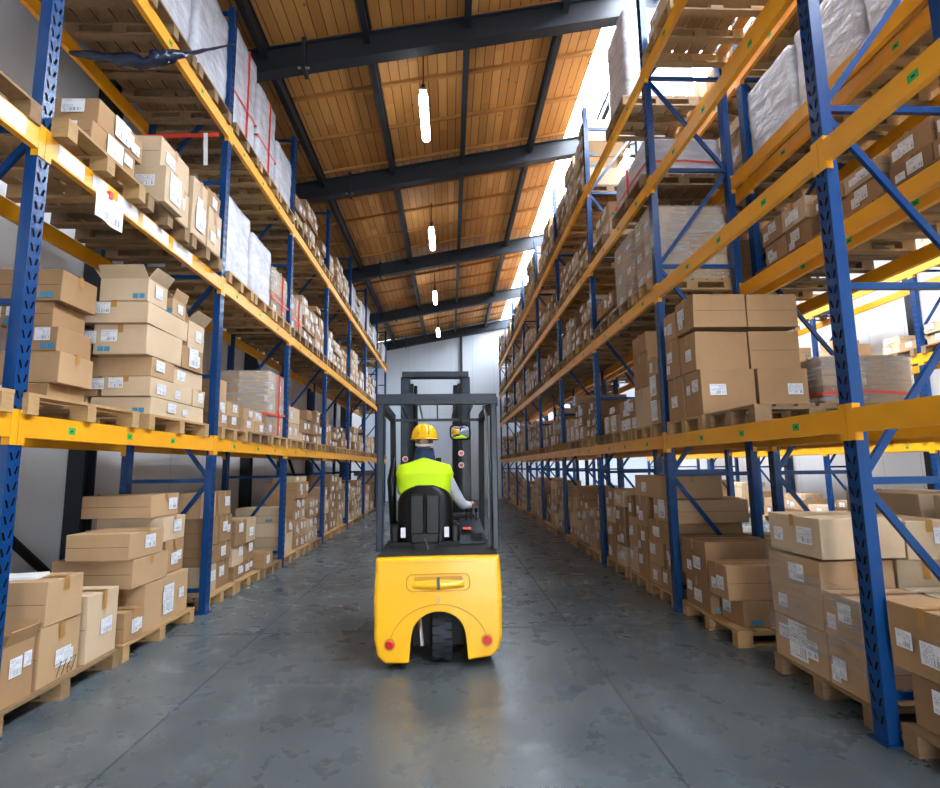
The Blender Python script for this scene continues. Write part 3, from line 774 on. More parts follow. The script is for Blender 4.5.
# tier one, third bay
slot_pallet('R', 1, 6.5, 7.2, -.02, 1.03, where='near slot, third bay', old=False)
z = 2.1
rc(6.6, 7.15, z, z+.5, .0, .6, lv=1, prio=8, lab=0, tone=2, where='base of tall tower, third bay'); rc(6.6, 7.15, z+.502, z+.95, .0, .6, lv=1, prio=8, lab=0, tone=1, where='middle of tall tower, third bay')
rc(6.62, 7.15, z+.952, z+1.2, .0, .6, lv=1, prio=8, lab=0, tone=1, where='top of tall tower, third bay')
rc(6.32, 6.58, z, z+.3, .0, .6, lv=1, prio=7, lab=3, tone=1, where='low one by post, third bay'); rc(6.32, 6.58, z+.302, z+.6, .0, .6, lv=1, prio=7, lab=3, tone=1, where='second one by post, third bay'); rc(6.32, 6.58, z+.602, z+.82, .0, .6, lv=1, prio=7, lab=1, tone=0, where='third one by post, third bay')
for k, (y, w) in enumerate(((7.3, .8), (8.17, .8))):
    fill('R', 1, 2, k+1, y, w, (.5, .42)[k], lab=3)
# tier two: second bay empty near; third bay wraps
wrapped('R', 2, 2, 0, 6.3, .66, .98, 'film'); wrapped('R', 2, 2, 1, 7.02, .85, .98, 'film')
fill('R', 2, 2, 2, 7.98, .95, .42)
wrapped('R', 3, 2, 0, 6.32, 1.28, .5, 'filmwhite', strap=True); fill('R', 3, 2, 2, 8.1, .85, .62)

wrapped('R', 4, 2, 0, 6.85, .85, 1.4, 'filmwhite')
for k, (y, w) in enumerate(bay_slots('R', 1)):
    slot_pallet('R', 4, y, y+w, -.02, 1.03, where='%s slot, second bay' % ('near', 'middle', 'far')[k], old=False)
fill('R', 4, 1, 2, bay_slots('R', 1)[2][0], .8, .4, pal=False)
for bay in range(3, 9):
    for k, (y, w) in enumerate(bay_slots('R', bay)):
        fill('R', 0, bay, k, y, w, rnd.uniform(.7, 1.25), d0=.05)
        fill('R', 1, bay, k, y, w, rnd.uniform(.5, .95), lab=rnd.choice((2, 3)))
        fill('R', 2, bay, k, y, w, rnd.uniform(.4, .9), lab=rnd.choice((1, 2, 3)))
        fill('R', 3, bay, k, y, w, rnd.uniform(.45, .8), lab=2)
        if bay == 3: fill('R', 4, bay, k, y+.05, w, (1.3, 1.2, .9)[k], lab=2, cols=2)
        elif bay < 6 and k < 2: fill('R', 4, bay, k, y, w, rnd.uniform(1.0, 1.35), lab=2)
        else: fill('R', 4, bay, k, y, w, rnd.uniform(.8, 1.3), lab=2)
# ---- inner rack (behind)
for bay in range(0, 6):
    for k, (y, w) in enumerate(bay_slots('S', bay)):
        if bay == 0 and k < 2: continue
        if bay == 1 and k < 2: fill('S', 0, bay, k, y, w, 1.25, d0=.02, cols=1, bigh=.4, tone=2, lab=1)
        elif bay >= 2: fill('S', 0, bay, k, y, w, rnd.uniform(.5, 1.1)) if rnd.random() < .6 else None
        elif bay == 0: fill('S', 0, bay, k, y, w, 1.2, cols=1, bigh=.4, tone=2)
        if bay >= 2 and rnd.random() < .5: fill('S', 1, bay, k, y, w, rnd.uniform(.4, .8))
        if bay == 1 and k == 2: wrapped('S', 1, 1, 2, y, w, .62, 'film', strap=True)
        if bay == 1: fill('S', 2, bay, k, y, w, (.5, .42, .55)[k], cols=2, lab=2, tone=1)
        elif bay > 1 and rnd.random() < .6: fill('S', 2, bay, k, y, w, rnd.uniform(.3, .8))
        elif bay == 0: fill('S', 2, bay, k, y, w, .62, cols=1, tone=1)
        if bay in (0, 1): wrapped('S', 3, bay, k, y, w, .95 if bay else 1.0, 'filmwhite')
        if bay in (1, 2): fill('S', 4, bay, k, y, w, (.5, .7, .4)[k])
        if bay > 1 and rnd.random() < .7: fill('S', 3, bay, k, y, w, rnd.uniform(.4, .9))
# ---- rack on the far side of the next aisle
for bay in range(1, 8):
    for k, (y, w) in enumerate(bay_slots('F', bay)):
        for lv in (0, 1, 2, 3):
            if rnd.random() < (.85, .75, .45, .3)[lv]: fill('F', lv, bay, k, y, w, rnd.uniform(.3, .9), cols=2 if lv else 1)

# ---- sort and build cartons
def area(pts):
    q = [proj(*p) for p in pts]
    if any(a is None for a in q): return 0
    A = abs(sum(q[i][0]*q[(i+1) % 4][1]-q[(i+1) % 4][0]*q[i][1] for i in range(4)))/2
    xs = [min(940, max(0, a[0])) for a in q]; ysv = [min(788, max(0, a[1])) for a in q]
    if max(xs)-min(xs) < 1 or max(ysv)-min(ysv) < 1: return 0
    return A
def score(b):
    R = RACKS[b['rk']]; s = R['s']; xa, xb = R['face']+s*b['d0'], R['face']+s*b['d1']
    a = area([(xa, b['y0'], b['z0']), (xa, b['y1'], b['z0']), (xa, b['y1'], b['z1']), (xa, b['y0'], b['z1'])])
    c = area([(xa, b['y0'], b['z0']), (xb, b['y0'], b['z0']), (xb, b['y0'], b['z1']), (xa, b['y0'], b['z1'])])
    v = a+.4*c
    if b['rk'] in 'SF': v *= .6
    if b['d0'] > .4: v *= .4
    return v+(1e6*b['prio'] if v > 0 else 0)
for b in boxes: b['score'] = score(b)
boxes.sort(key=lambda b: -b['score'])
NB = 300
seen_labels = {}
far = MB()
for i, b in enumerate(boxes):
    if i < NB and b['score'] > 0:
        body, tape, lab = MB(), MB(), Many()
        cx, cy, cz = box_geo(b, body, tape, lab)
        R = RACKS[b['rk']]
        o = body.obj('cardboard_box', loc=(cx, cy, cz), bevel=.004 if i < 120 and not b['open'] else 0, seg=1)
        if tape.f: tape.obj('packing_tape', o)
        for q in lab.all: tag(q.obj('shipping_label', o), 'white printed sticker')
        L = '%s %s carton, %s, %s %s' % (SHAPE(b), TONE[b['tone']], b['where'], R['name'], TIER[b['lv']])
        tag(o, L, 'cardboard box', 'cartons on the %s %s' % (R['name'], TIER[b['lv']]))
        b['obj'] = o
    elif i >= NB:
        # beyond the three hundred largest: one heap of countless far cartons
        R = RACKS[b['rk']]; s = R['s']
        cx = R['face']+s*(b['d0']+b['d1'])/2; cy = (b['y0']+b['y1'])/2; z0 = b['z0']
        b['T'] = lambda p, cx=cx, cy=cy, z0=z0: (p[0]+cx, p[1]+cy, p[2]+z0)
        box_geo(b, far, far, far)
o = far.obj('distant_cardboard_boxes'); tag(o, 'countless smaller cardboard boxes filling the remaining rack bays down the aisle', 'cardboard boxes', kind='stuff')
if 0:
    A=[]
    for b in boxes:
        R=RACKS[b['rk']];q=sorted((R['face']+R['s']*b['d0'],R['face']+R['s']*b['d1']));A.append((q[0],q[1],b['y0'],b['y1'],b['z0'],b['z1']))
    for i in range(len(A)):
        for j in range(i+1,len(A)):
            a,c=A[i],A[j];o=[min(a[k+1],c[k+1])-max(a[k],c[k]) for k in (0,2,4)]
            if min(o)>.012: print('OV',boxes[i]['rk'],boxes[i]['lv'],boxes[i]['where'],'|',boxes[j]['where'],[round(v,3) for v in o])
print('boxes', len(boxes), 'pallets', len(pallets), 'loads', len(loads))
# handwriting on one carton: 7767
for b in boxes:
    if b.get('txt') and b.get('obj'):
        m = MB(); hx = (b['d1']-b['d0'])/2+.008; strokes = []
        def seg7(u):
            return [[(u, .3), (u+.045, .31), (u+.012, .2)]]
        for u in (-.02, .02, .10): strokes += seg7(u-.02)
        strokes.append([(.09, .3), (.055, .25), (.06, .2), (.085, .21), (.08, .24), (.058, .235)])
        for st in strokes: m.tube([(hx, p[0]*1.3, p[1]*.9-.16) for p in st], .002, M['ink'], 5)
        g = MB()
        m.obj('handwritten_mark', b['obj'])

# ---- pallets
pallets.sort(key=lambda p: p[2])
for i, (x0, x1, y0, y1, z, rk, lv, where, old, nm) in enumerate(pallets):
    make_pallet(x0, x1, y0, y1, z, '%s wooden pallet, %s, %s of %s' % ('worn brown' if old else 'pale', where, 'floor' if lv == 0 else TIER[lv], RACKS[rk]['name']),
                'wooden pallets on the %s' % RACKS[rk]['name'], y0 < 9.5 and rk in 'LR', old)
# ---- wrapped loads
for L in loads:
    R = RACKS[L['rk']]; s = R['s']; xa, xb = R['face']+s*L['d0'], R['face']+s*L['d1']; x0, x1 = min(xa, xb), max(xa, xb)
    cx, cy = (x0+x1)/2, (L['y0']+L['y1'])/2; hx, hy, h = (x1-x0)/2-.03, (L['y1']-L['y0'])/2-.03, L['h']-.03
    r = random.Random(int(L['y0']*100)+L['lv']*7)
    m = MB(); n = max(2, int(h/.3)); z = 0
    for i in range(n):
        zz = h/n
        for c in range(2):
            for q in range(2):
                m.box(-hx+c*hx+.003, -hx+(c+1)*hx-.003, -hy+q*hy+.003, -hy+(q+1)*hy-.003, i*zz+.002, (i+1)*zz-.002, CARD[r.choice((0, 1, 2, 4))] if L['kind'] == 'film' else CARD[4])
        # stickers behind the film
        for q in range(2):
            xx = -s*(hx+.003); y_ = -hy+q*hy+.1
            pts = [(xx, y_+.14, i*zz+.08), (xx, y_, i*zz+.08), (xx, y_, i*zz+.18), (xx, y_+.14, i*zz+.18)]
            m.quad(pts if s > 0 else [pts[1], pts[0], pts[3], pts[2]], M['label'])
    where = L['where']
    o = m.obj('wrapped_pallet_load', loc=(cx, cy, L['z0']))
    tag(o, '%s stretch-wrapped carton load%s, %s, %s %s' % ('white' if L['kind'] == 'filmwhite' else 'clear', ' with red tape' if L['strap'] else '', where, R['name'], TIER[L['lv']]), 'wrapped load', 'film-wrapped loads')
    f = MB(); px = []
    Hx, Hy, Hh = hx+.02, hy+.02, h+.015
    def rim(v):      # rounded square perimeter
        t = v*8 % 8; a = 2*PI*v
        c, d = math.cos(a), math.sin(a); k = max(abs(c), abs(d)); c, d = c/k, d/k
        return c, d
    ph = r.random()*9
    def fn(u, v):
        c, d = rim(v); wob = 1+.010*math.sin(v*40+u*9+ph)+.006*math.sin(u*35+v*13)
        cr = 1-.03*(abs(c)*abs(d) > .97)
        if u <= .84:
            z = u/.84*Hh; return (c*Hx*wob*cr, d*Hy*wob*cr, z+.001)
        e = (u-.84)/.16; q = 1-e
        return (c*Hx*q*wob*cr, d*Hy*q*wob*cr, Hh+.012*math.sin(e*PI)+.008*math.sin(v*30+e*5)*q)
    f.grid(fn, 24, 64, M[L['kind']], True)
    f.obj('stretch_film', o, smooth=True)
    if L['strap']:
        st = MB()
        for zz in (h*.35,):
            pts = [(Hx*1.02*a, Hy*1.02*b_, zz+.02*math.sin(i*2)) for i, (a, b_) in enumerate(((-1, -1), (0, -1), (1, -1), (1, 0), (1, 1), (0, 1), (-1, 1), (-1, 0), (-1, -1)))]
            for a, b_ in zip(pts, pts[1:]): st.bar(a, b_, .004, .028, M['redtape'])
        st.bar((-s*(Hx*1.03), .05, .02), (-s*(Hx*1.03), .05, h), .004, .028, M['redtape'], up=(1, 0, 0))
        st.obj('warning_tape', o)
# clear film on the front floor pallet
m = MB()
def cf(u, v):
    a = 2*PI*v; c, d = math.cos(a), math.sin(a); k = max(abs(c), abs(d)); c, d = c/k, d/k
    X, Y = c*.51, d*.485
    zz = .3+u*.52
    w_ = 1+.006*math.sin(v*50+u*11)
    return (X*w_, Y*w_, zz+(.16 if d > .2 else 0)*u)
m.grid(cf, 14, 72, M['filmclear'], True)
o = m.obj('stretch_film_wrap', loc=(3.045, 3.915, 0), smooth=True); tag(o, 'clear stretch film sagging around the front floor pallet of cartons by the blue post', 'plastic film')
# sheet of paper on upper carton (grey-wall side), pallet paper, hanging paper
m = MB(); m.box(-.13, .13, -.1, .1, 0, .02, M['paper']); o = m.obj('paper_pad', loc=(-3.12, 4.2, .8615)); o.rotation_euler = (0, 0, .3)
tag(o, 'white paper pad lying on the stacked cartons beside the wall', 'paper')
m = MB()
m.grid(lambda u, v: (.012*math.sin(u*5), -.14+.28*u, -.21+.21*v+.0), 8, 4, M['paper'])
t = empty('delivery_note', (-2.765, 4.28, 3.86), label='white delivery note hanging from the second-tier yellow beam by a red clip', cat='paper')
m = MB()
n_ = 8
for i in range(n_):
    a, b_ = -.17+.34*i/n_, -.17+.34*(i+1)/n_; fa, fb = .012*math.sin(i*.9), .012*math.sin((i+1)*.9)
    m.quad([(fa, a, -.24), (fb, b_, -.24), (fb, b_, 0), (fa, a, 0)], M['label'], ((i/n_, 0), ((i+1)/n_, 0), ((i+1)/n_, 1), (i/n_, 1)))
sh = m.obj('sheet', t); sm = sh.modifiers.new('s', 'SOLIDIFY'); sm.thickness = .001
m = MB(); m.box(-.02, .012, -.02, .02, -.02, .035, M['redtape']); m.obj('clip', t)
# bundle of dark film tied between posts
t = empty('film_bundle', (-2.95, 5.2, 6.0-.62), label='dark blue plastic film bundle tied across beneath the third tier of the grey-wall rack', cat='plastic film')
m = MB(); 
pts = [(-2.70, 6.36, 7.03), (-2.68, 5.7, 6.4), (-2.68, 5.08, 5.82), (-2.80, 5.0, 5.72), (-3.0, 5.0, 5.66), (-3.4, 5.0, 5.71), (-3.8, 5.0, 5.76)]
pts = [(a+2.95, b_-5.2, c-5.38) for a, b_, c in pts]
P2 = []; R2 = []
for i in range(len(pts)-1):
    for q in range(6):
        f_ = q/6; a, b_ = Vector(pts[i]), Vector(pts[i+1]); rr = (.012, .014, .03, .065, .06, .05, .015); r_ = rr[i]*(1-f_)+rr[i+1]*f_
        P2.append(a.lerp(b_, f_)+Vector((0, rnd.uniform(-.3, .3), rnd.uniform(-.35, .25)))*r_*(1 if r_ > .02 else 0)); R2.append(r_*rnd.uniform(.75, 1.25))
m.tube(P2, R2, M['bluefilm'], 10); m.obj('film_roll', t, smooth=True)
# barrier tape
m = MB(); m.bar((-2.84, 6.34, 5.76), (-3.86, 6.34, 5.72), .006, .05, M['redtape']); m.bar((-3.0, 6.337, 5.78), (-2.98, 6.337, 5.35), .006, .05, M['white'], up=(1, 0, 0))
o = m.obj('barrier_tape'); tag(o, 'red barrier tape stretched across the second upright frame of the grey-wall rack', 'barrier tape')

# ------------------------------------------------------------------ forklift
FK = empty('forklift', (-.105, 4.62, 0), math.radians(1.3), label='yellow electric forklift with dark overhead guard driven down the aisle', cat='forklift')
def arch(n=14):
    pts = []
    for i in range(n+1):
        a = PI*i/n; pts.append((-.0+.225*math.cos(a), .19+.27*math.sin(a)**.75 if math.sin(a) > 0 else .19))
    return pts       # right to left
out = [(-.50, .14), (-.47, .105), (-.25, .075)]                     # lower left leg
out = [(-.245, .05), (-.235, .2)]
for i in range(1, 14):
    a = PI-PI*i/14; out.append((.0+.235*math.cos(a)*(.98), .2+.245*math.sin(a)**.8))
out += [(.235, .2), (.245, .06), (.44, .085), (.50, .14), (.525, .25), (.53, .55), (.52, .80), (.515, .88), (.30, .885), (-.30, .885), (-.515, .88), (-.52, .80), (-.53, .55), (-.525, .24), (-.50, .11), (-.44, .055)]
# loft the outline front-to-back with a crowned rear face
m = MB(); k = m.m(M['truck']); n = len(out)
sect = [(0.0, .955), (.015, .985), (.05, 1.0), (.5, 1.0), (.62, 1.0)]
def shrink(p, f):
    cx_, cz_ = 0, .55; return (cx_+(p[0]-cx_)*f, cz_+(p[1]-cz_)*(f if p[1] > .5 else f+(1-f)*.5))
base0 = len(m.v)
for (yy, f_) in sect:
    for p in out:
        q = shrink(p, f_); m.v.append((q[0], yy, q[1]))
m.face([i for i in range(n)], k); m.face([(len(sect)-1)*n+i for i in range(n)][::-1], k)
for a in range(len(sect)-1):
    for i in range(n):
        j = (i+1) % n; m.face([a*n+j, a*n+i, (a+1)*n+i, (a+1)*n+j], k)
cw = m.obj('counterweight', FK, fix=True, bevel=.012, seg=3)
# boolean recess for the handle
cut = MB()
def rrect(w, h, r, cx, cz, n=5):
    p = []
    for (sx, sz, a0) in ((1, 1, 0), (-1, 1, 90), (-1, -1, 180), (1, -1, 270)):
        for i in range(n+1):
            a = math.radians(a0+90*i/n); p.append((cx+sx*(w/2-r)+r*math.cos(a), cz+sz*(h/2-r)+r*math.sin(a)))
    return p
m = MB(); m.tube([(p[0], -.003, p[1]) for p in rrect(.52, .135, .05, .0, .68)+[rrect(.52, .135, .05, .0, .68)[0]]], .004, M['truck_dark'], 6); m.obj('panel_joint', FK)
m = MB(); m.grid(lambda u, v: (-.215+.43*u, -.002-.022*math.sin(PI*v)**.5*(math.sin(PI*u)**.35) if 0 < u < 1 else -.001, .637+.05*v+.03*math.sin(PI*u)*(v-.5)), 18, 6, M['truck']); 
m.obj('grab_lip', FK, smooth=True)
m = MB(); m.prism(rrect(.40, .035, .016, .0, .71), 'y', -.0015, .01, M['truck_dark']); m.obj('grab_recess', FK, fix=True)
m = MB(); m.tube([(.0, -.03, .63), (.0, -.03, .73)], .014, M['chrome'], 12); m.obj('tow_pin', FK, smooth=False)
m = MB(); m.box(-.36, .0, -.004, .0,   .84, .843, M['truck_dark']); m.box(0, .3, -.004, 0, .84, .843, M['truck_dark']); m.obj('hood_joint', FK)
m = MB(); m.tube([(.40*math.cos(PI*(.08+.84*i/20)), -.002, .17+.335*math.sin(PI*(.08+.84*i/20))) for i in range(21)], .003, M['truck_dark'], 5); m.obj('fender_crease', FK)
# small white emblem
m = MB(); pts = [(-.01, .555), (.005, .562), (.008, .545), (-.004, .535), (.010, .525), (.004, .508), (-.014, .511)]
m.tube([(p[0], -.004, p[1]) for p in pts], .0035, M['white'], 6); m.obj('emblem', FK)
for sx in (-1, 1):
    m = MB(); x, z = sx*.395+ .0, .205+(.012 if sx > 0 else 0)
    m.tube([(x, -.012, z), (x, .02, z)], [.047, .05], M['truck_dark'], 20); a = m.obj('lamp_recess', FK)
    m = MB(); m.tube([(x, -.02, z), (x, -.01, z)], [.026, .035], M['red'], 20); a = m.obj('rear_reflector', FK); a['label'] = 'round red reflector'
# underside/back plate inside arch, chassis
m = MB(); m.prism([(.62, .16), (1.56, .16), (1.56, .40), (1.0, .40), (1.0, .86), (.62, .86)], 'x', -.49, .49, M['truck']); m.obj('chassis', FK, bevel=.02, fix=True)
m = MB(); m.box(-.50, .50, .06, 1.0, .887, .895, M['blackm']); m.obj('deck_mat', FK)
m = MB(); m.box(-.22, .22, .3, .6, .1, .42, M['blackm']); m.tube([(-.13, .02, .18), (-.16, .12, .42)], .018, M['chrome'], 8); m.obj('steer_axle', FK)
def wheel(name, x, y, r, w, tread=True):
    e = MB(); nseg = 40
    prof = [(-w/2, r*.55), (-w/2, r*.92), (-w/2+.02, r), (w/2-.02, r), (w/2, r*.92), (w/2, r*.55)]
    e.grid(lambda u, v: (prof[min(5, int(round(u*5)))][0], prof[min(5, int(round(u*5)))][1]*math.cos(2*PI*v), prof[min(5, int(round(u*5)))][1]*math.sin(2*PI*v)), 5, nseg, M['rubber'], True)
    if tread:
        for i in range(22):
            a = 2*PI*i/22
            for sx in (-1, 1):
                x0, x1 = (0.022, w/2-.004) if sx > 0 else (-w/2+.004, -.022); aa = a+(.14 if sx > 0 else 0)
                dr = Vector((0, math.cos(aa), math.sin(aa))); tg = Vector((0, -math.sin(aa), math.cos(aa)))
                c = [dr*rr+Vector((xx, 0, 0))+tg*tt for rr in (r-.005, r+.012) for xx, tt in ((x0, -.026), (x1, -.026), (x1, .026), (x0, .026))]
                e.hexa(c, M['rubber'])
    o = e.obj(name, FK, loc=(x, y, r+.012)); 
    h = MB(); h.tube([(-w/2+.02, 0, 0), (w/2-.02, 0, 0)], r*.56, M['galv'], 20); h.obj('wheel_hub', o)
    return o
wheel('rear_wheel', .03, .26, .215, .165)
for sx in (-1, 1): wheel('front_wheel', sx*.43, 1.38, .25, .17)
# overhead guard
gy0, gy1, gz = .33, 1.5, 2.27
for sx in (-1, 1):
    g = MB(); x = sx*.515
    g.box(x-.03, x+.03, gy0-.04, gy0+.05, .885, gz-.02, M['slate']); g.obj('guard_pillar', FK, bevel=.012)
g = MB(); g.box(-.545, .545, gy0-.05, gy0+.05, gz-.08, gz+.015, M['slate'])
for x in (-.33, -.2, -.02, .0, .06, .12, .3): g.tube([(x, gy0-.055, gz-.04), (x, gy0-.045, gz-.04)], .008, M['blackm'], 8)
g.obj('guard_crossbar', FK, bevel=.015)
g = MB()
for sx in (-1, 1):
    g.bar((sx*.53, gy0, gz-.05), (sx*.50, gy1, gz-.1), .06, .08, M['slate'])
    g.bar((sx*.50, gy1, gz-.1), (sx*.49, 1.62, .6), .05, .06, M['blackm'])
g.bar((-.5, gy1, gz-.12), (.5, gy1, gz-.12), .03, .03, M['slate'])
for i in range(5): x = -.34+.17*i; g.bar((x, gy0+.05, gz-.045), (x, gy1, gz-.09), .014, .025, M['slate'])
g.obj('overhead_guard', FK)
g = MB(); g.tube([(.465, gy0+.03, .9), (.465, gy0+.02, 1.6), (.455, gy0+.03, gz-.2), (.43, gy0+.05, gz-.09)], .014, M['galv'], 8); g.obj('conduit', FK)
# mast
ms = empty('mast', (-.02, 1.85, 0)); ms.parent = FK
for sx in (-1, 1):
    g = MB(); x = sx*.36
    g.box(x-.055, x+.055, -.03, -.015, .08, 2.70, M['slate']); g.box(x-.055, x-.04, -.03, .11, .08, 2.70, M['slate']); g.box(x+.04, x+.055, -.03, .11, .08, 2.70, M['slate'])
    g.box(x-sx*.075-.02, x-sx*.075+.02, -.02, .09, .08, 2.62, M['blackm'])
    g.obj('mast_channel', ms)
    g = MB(); g.tube([(sx*.24, .03, .1), (sx*.24, .03, 1.7), (sx*.24, .03, 2.6)], [.035, .035, .02], M['black'], 12); g.obj('lift_cylinder', ms)
g = MB(); g.box(-.40, .40, -.05, .11, 2.69, 2.765, M['slate']); g.obj('mast_crosshead', ms, bevel=.008)
g = MB(); g.box(-.36, .36, .0, .08, 1.25, 1.33, M['slate']); g.box(-.36, .36, 0, .08, .45, .53, M['slate']); g.obj('mast_tie', ms)
g = MB()
for i in range(3): g.tube([(.20+.022*i, -.03, .5), (.2+.022*i, -.06, 1.3), (.205+.022*i, -.03, 2.1), (.22+.02*i, -.02, 2.6)], .009, M['blackm'], 6)
g.obj('hydraulic_hose', ms)
g = MB(); g.box(-.45, .45, .12, .17, .2, .28, M['blackm']); g.box(-.45, .45, .12, .17, .55, .63, M['blackm'])
for x in (-.45, -.15, .15, .41): g.box(x, x+.04, .12, .16, .28, .55, M['blackm'])
ca = g.obj('fork_carriage', ms)
for sx in (-1, 1):
    g = MB(); x = sx*.27; g.box(x-.05, x+.05, .172, .21, .05, .63, M['blackm']); g.hexa([(x-.05, .21, .05), (x+.05, .21, .05), (x+.04, 1.25, .055), (x-.04, 1.25, .055), (x-.05, .21, .09), (x+.05, .21, .09), (x+.04, 1.25, .065), (x-.04, 1.25, .065)], M['blackm']); g.obj('fork', ms)
# small stickers on the mast
for (x, z) in ((-.36, 1.72), (.3, 1.78), (.3, 1.64)):
    g = MB(); g.tube([(x, -.034, z), (x, -.031, z)], .035, M['white'], 16); g.tube([(x, -.037, z), (x, -.0345, z)], .022, M['redtape'], 12); g.obj('warning_sticker', ms)
# seat
sx0 = -.12; st = empty('seat', (sx0, .52, .91)); st.parent = FK
def sback(u, v):
    # u up, v around (closed), rounded shield shape
    z = .02+.52*u; wd = .265*(1-.0*u)*math.sqrt(max(.0, 1-((max(0, u-.55))/.47)**3)) * (.86+.14*min(1, u/.3))
    wd = max(wd, .02); a = 2*PI*v; c, s_ = math.cos(a), math.sin(a)
    th = .075*(1-.35*u)
    return (wd*math.copysign(abs(c)**.5, c), .06+.10*u+th*math.copysign(abs(s_)**.7, s_)-.05*(abs(c)**4)*-1, z)
g = MB(); g.grid(sback, 22, 36, M['black'], True); g.face(list(range(36))[::-1], 0); g.face([22*36+i for i in range(36)], 0); g.obj('seat_back', st, smooth=True)
g = MB()
for (a, b_) in ((-.135, -.01), (.01, .135)): g.box(a, b_, -.05, .03, .10, .46, M['black'])
g.box(-.012, .012, -.035, .03, .10, .44, M['blackm']); g.box(-.13, .13, -.045, .03, .02, .12, M['black'])
g.obj('seat_back_cover', st, bevel=.02, seg=3)
g = MB(); g.box(-.27, .27, .04, .62, .02, .17, M['black']); g.obj('seat_cushion', st, bevel=.05, seg=4)
for sx in (-1, 1):
    g = MB(); g.box(sx*.28-.045, sx*.28+.045, .0, .35, -.0, .19, M['black']); g.obj('seat_side_pod', st, bevel=.03, seg=3)
g = MB(); g.box(-.33, .33, -.03, .5, -.03, .03, M['blackm']); g.box(-.09, .1, -.16, -.02, -.045, .03, M['blackm']); g.tube([(.0, -.15, .08), (.03, -.16, .0), (.03, -.18, -.03)], .004, M['galv'], 6); g.obj('seat_base', st, bevel=.01)
for sx in (-1, 1):
    g = MB(); g.box(sx*.2-.022, sx*.2+.022, -.02, .0, .07, .16, M['white']); g.obj('belt_anchor', st)
# side console and levers
cs_ = empty('control_console', (.31, .80, .90)); cs_.parent = FK
g = MB(); g.hexa([(-.15, -.2, 0), (.15, -.2, 0), (.15, .3, 0), (-.15, .3, 0), (-.13, -.16, .08), (.14, -.16, .08), (.12, .3, .2), (-.10, .3, .2)], M['slate']); g.obj('console_body', cs_, bevel=.015)
g = MB(); g.box(-.07, .01, -.10, -.03, .12, .14, M['orange']); g.obj('emergency_switch', cs_)
g = MB(); g.box(.0, .11, -.19, -.1, .03, .10, M['blackm']); g.obj('console_pocket', cs_)
for i in range(3):
    g = MB(); x = -.02+.05*i; g.tube([(x, .22, .17), (x, .2, .27)], .008, M['blackm'], 8); g.tube([(x, .2, .26), (x, .198, .30)], [.016, .018], M['black'], 10); g.obj('control_lever', cs_)
# dash, column, steering wheel
g = MB(); g.box(-.40, .40, 1.35, 1.5, .8, 1.12, M['blackm']); g.obj('dashboard', FK, bevel=.03)
g = MB(); g.tube([(-.1, 1.4, 1.05), (-.14, 1.14, 1.30)], .03, M['blackm'], 10); sc_ = g.obj('steering_column', FK)
g = MB(); cw_ = Vector((-.14, 1.13, 1.31)); ax_ = Vector((-.0, -.7, .7)).normalized(); e1 = Vector((1, 0, 0)); e2 = ax_.cross(e1)
g.tube([cw_+e1*.17*math.cos(2*PI*i/24)+e2*.17*math.sin(2*PI*i/24) for i in range(25)], .013, M['black'], 8)
for i in range(3): a = 2*PI*i/3+.5; g.tube([cw_, cw_+e1*.17*math.cos(a)+e2*.17*math.sin(a)], .011, M['black'], 6)
g.obj('steering_wheel', sc_)
# floor plate for feet
g = MB(); g.box(-.45, .45, 1.02, 1.5, .4, .44, M['blackm']); g.obj('foot_plate', FK)
# left side dark pad
g = MB(); g.tube([(-.43, .75, 1.0), (-.45, .78, 1.5), (-.43, .8, 1.72)], [.03, .045, .02], M['black'], 12); g.obj('side_restraint', FK, smooth=True)
# mirror
mr = MB(); mr.prism(rrect(.215, .155, .045, 0, 0), 'y', .0, .03, M['black']); rr_ = rrect(.215, .155, .045, 0, 0); mr.tube([(p[0], 0, p[1]) for p in rr_+rr_[:2]], .011, M['black'], 8)
mo = mr.obj('rear_view_mirror', FK, loc=(.245, 1.2, 1.99)); mo.rotation_euler = (math.radians(8), 0, math.radians(-17))
mr = MB(); rr2 = rrect(.20, .14, .04, 0, 0); bi = len(mr.v); K_ = mr.m(M['mirror']); nr = len(rr2)
for q in range(9):
    f_ = q/8
    for p in rr2: mr.v.append((p[0]*f_, -.003-.012*(1-f_*f_), p[1]*f_))
for q in range(8):
    for i in range(nr): j = (i+1) % nr; mr.face([bi+q*nr+i, bi+q*nr+j, bi+(q+1)*nr+j, bi+(q+1)*nr+i], K_)
mr.obj('mirror_glass', mo, smooth=True)
mr = MB(); mr.tube([(0, .03, .05), (0, .08, .17)], .01, M['black'], 8); mr.obj('mirror_arm', mo)
g = MB(); g.box(-.02, .04, 1.22, 1.26, 1.62, 1.72, M['blackm']); g.tube([(.01, 1.24, 1.1), (.01, 1.24, 1.63)], .01, M['blackm'], 6); g.obj('display_unit', FK)

# ------------------------------------------------------------------ driver
PX, PY = -.255, 5.33
PR = empty('person', (PX, PY, .96), label='driver in yellow helmet and neon vest seated in the forklift, seen from behind', cat='person')
def skin(name, verts, edges, mat, parent, sub=2, root=0, off=(0, 0, 0)):
    me = bpy.data.meshes.new(name); me.from_pydata([v[:3] for v in verts], edges, []); me.materials.append(mat)
    o = bpy.data.objects.new(name, me); C.objects.link(o); o.parent = parent
    s_ = o.modifiers.new('skin', 'SKIN'); s_.use_smooth_shade = True; s_.branch_smoothing = .6
    lay = me.skin_vertices[0] if me.skin_vertices else None
    if lay is None:
        bpy.context.view_layer.objects.active = o
    for i, v in enumerate(verts):
        sv = me.skin_vertices[0].data[i]; r = v[3] if isinstance(v[3], tuple) else (v[3], v[3]); sv.radius = r; sv.use_root = (i == root)
    if sub: m_ = o.modifiers.new('sub', 'SUBSURF'); m_.levels = sub; m_.render_levels = sub
    return o
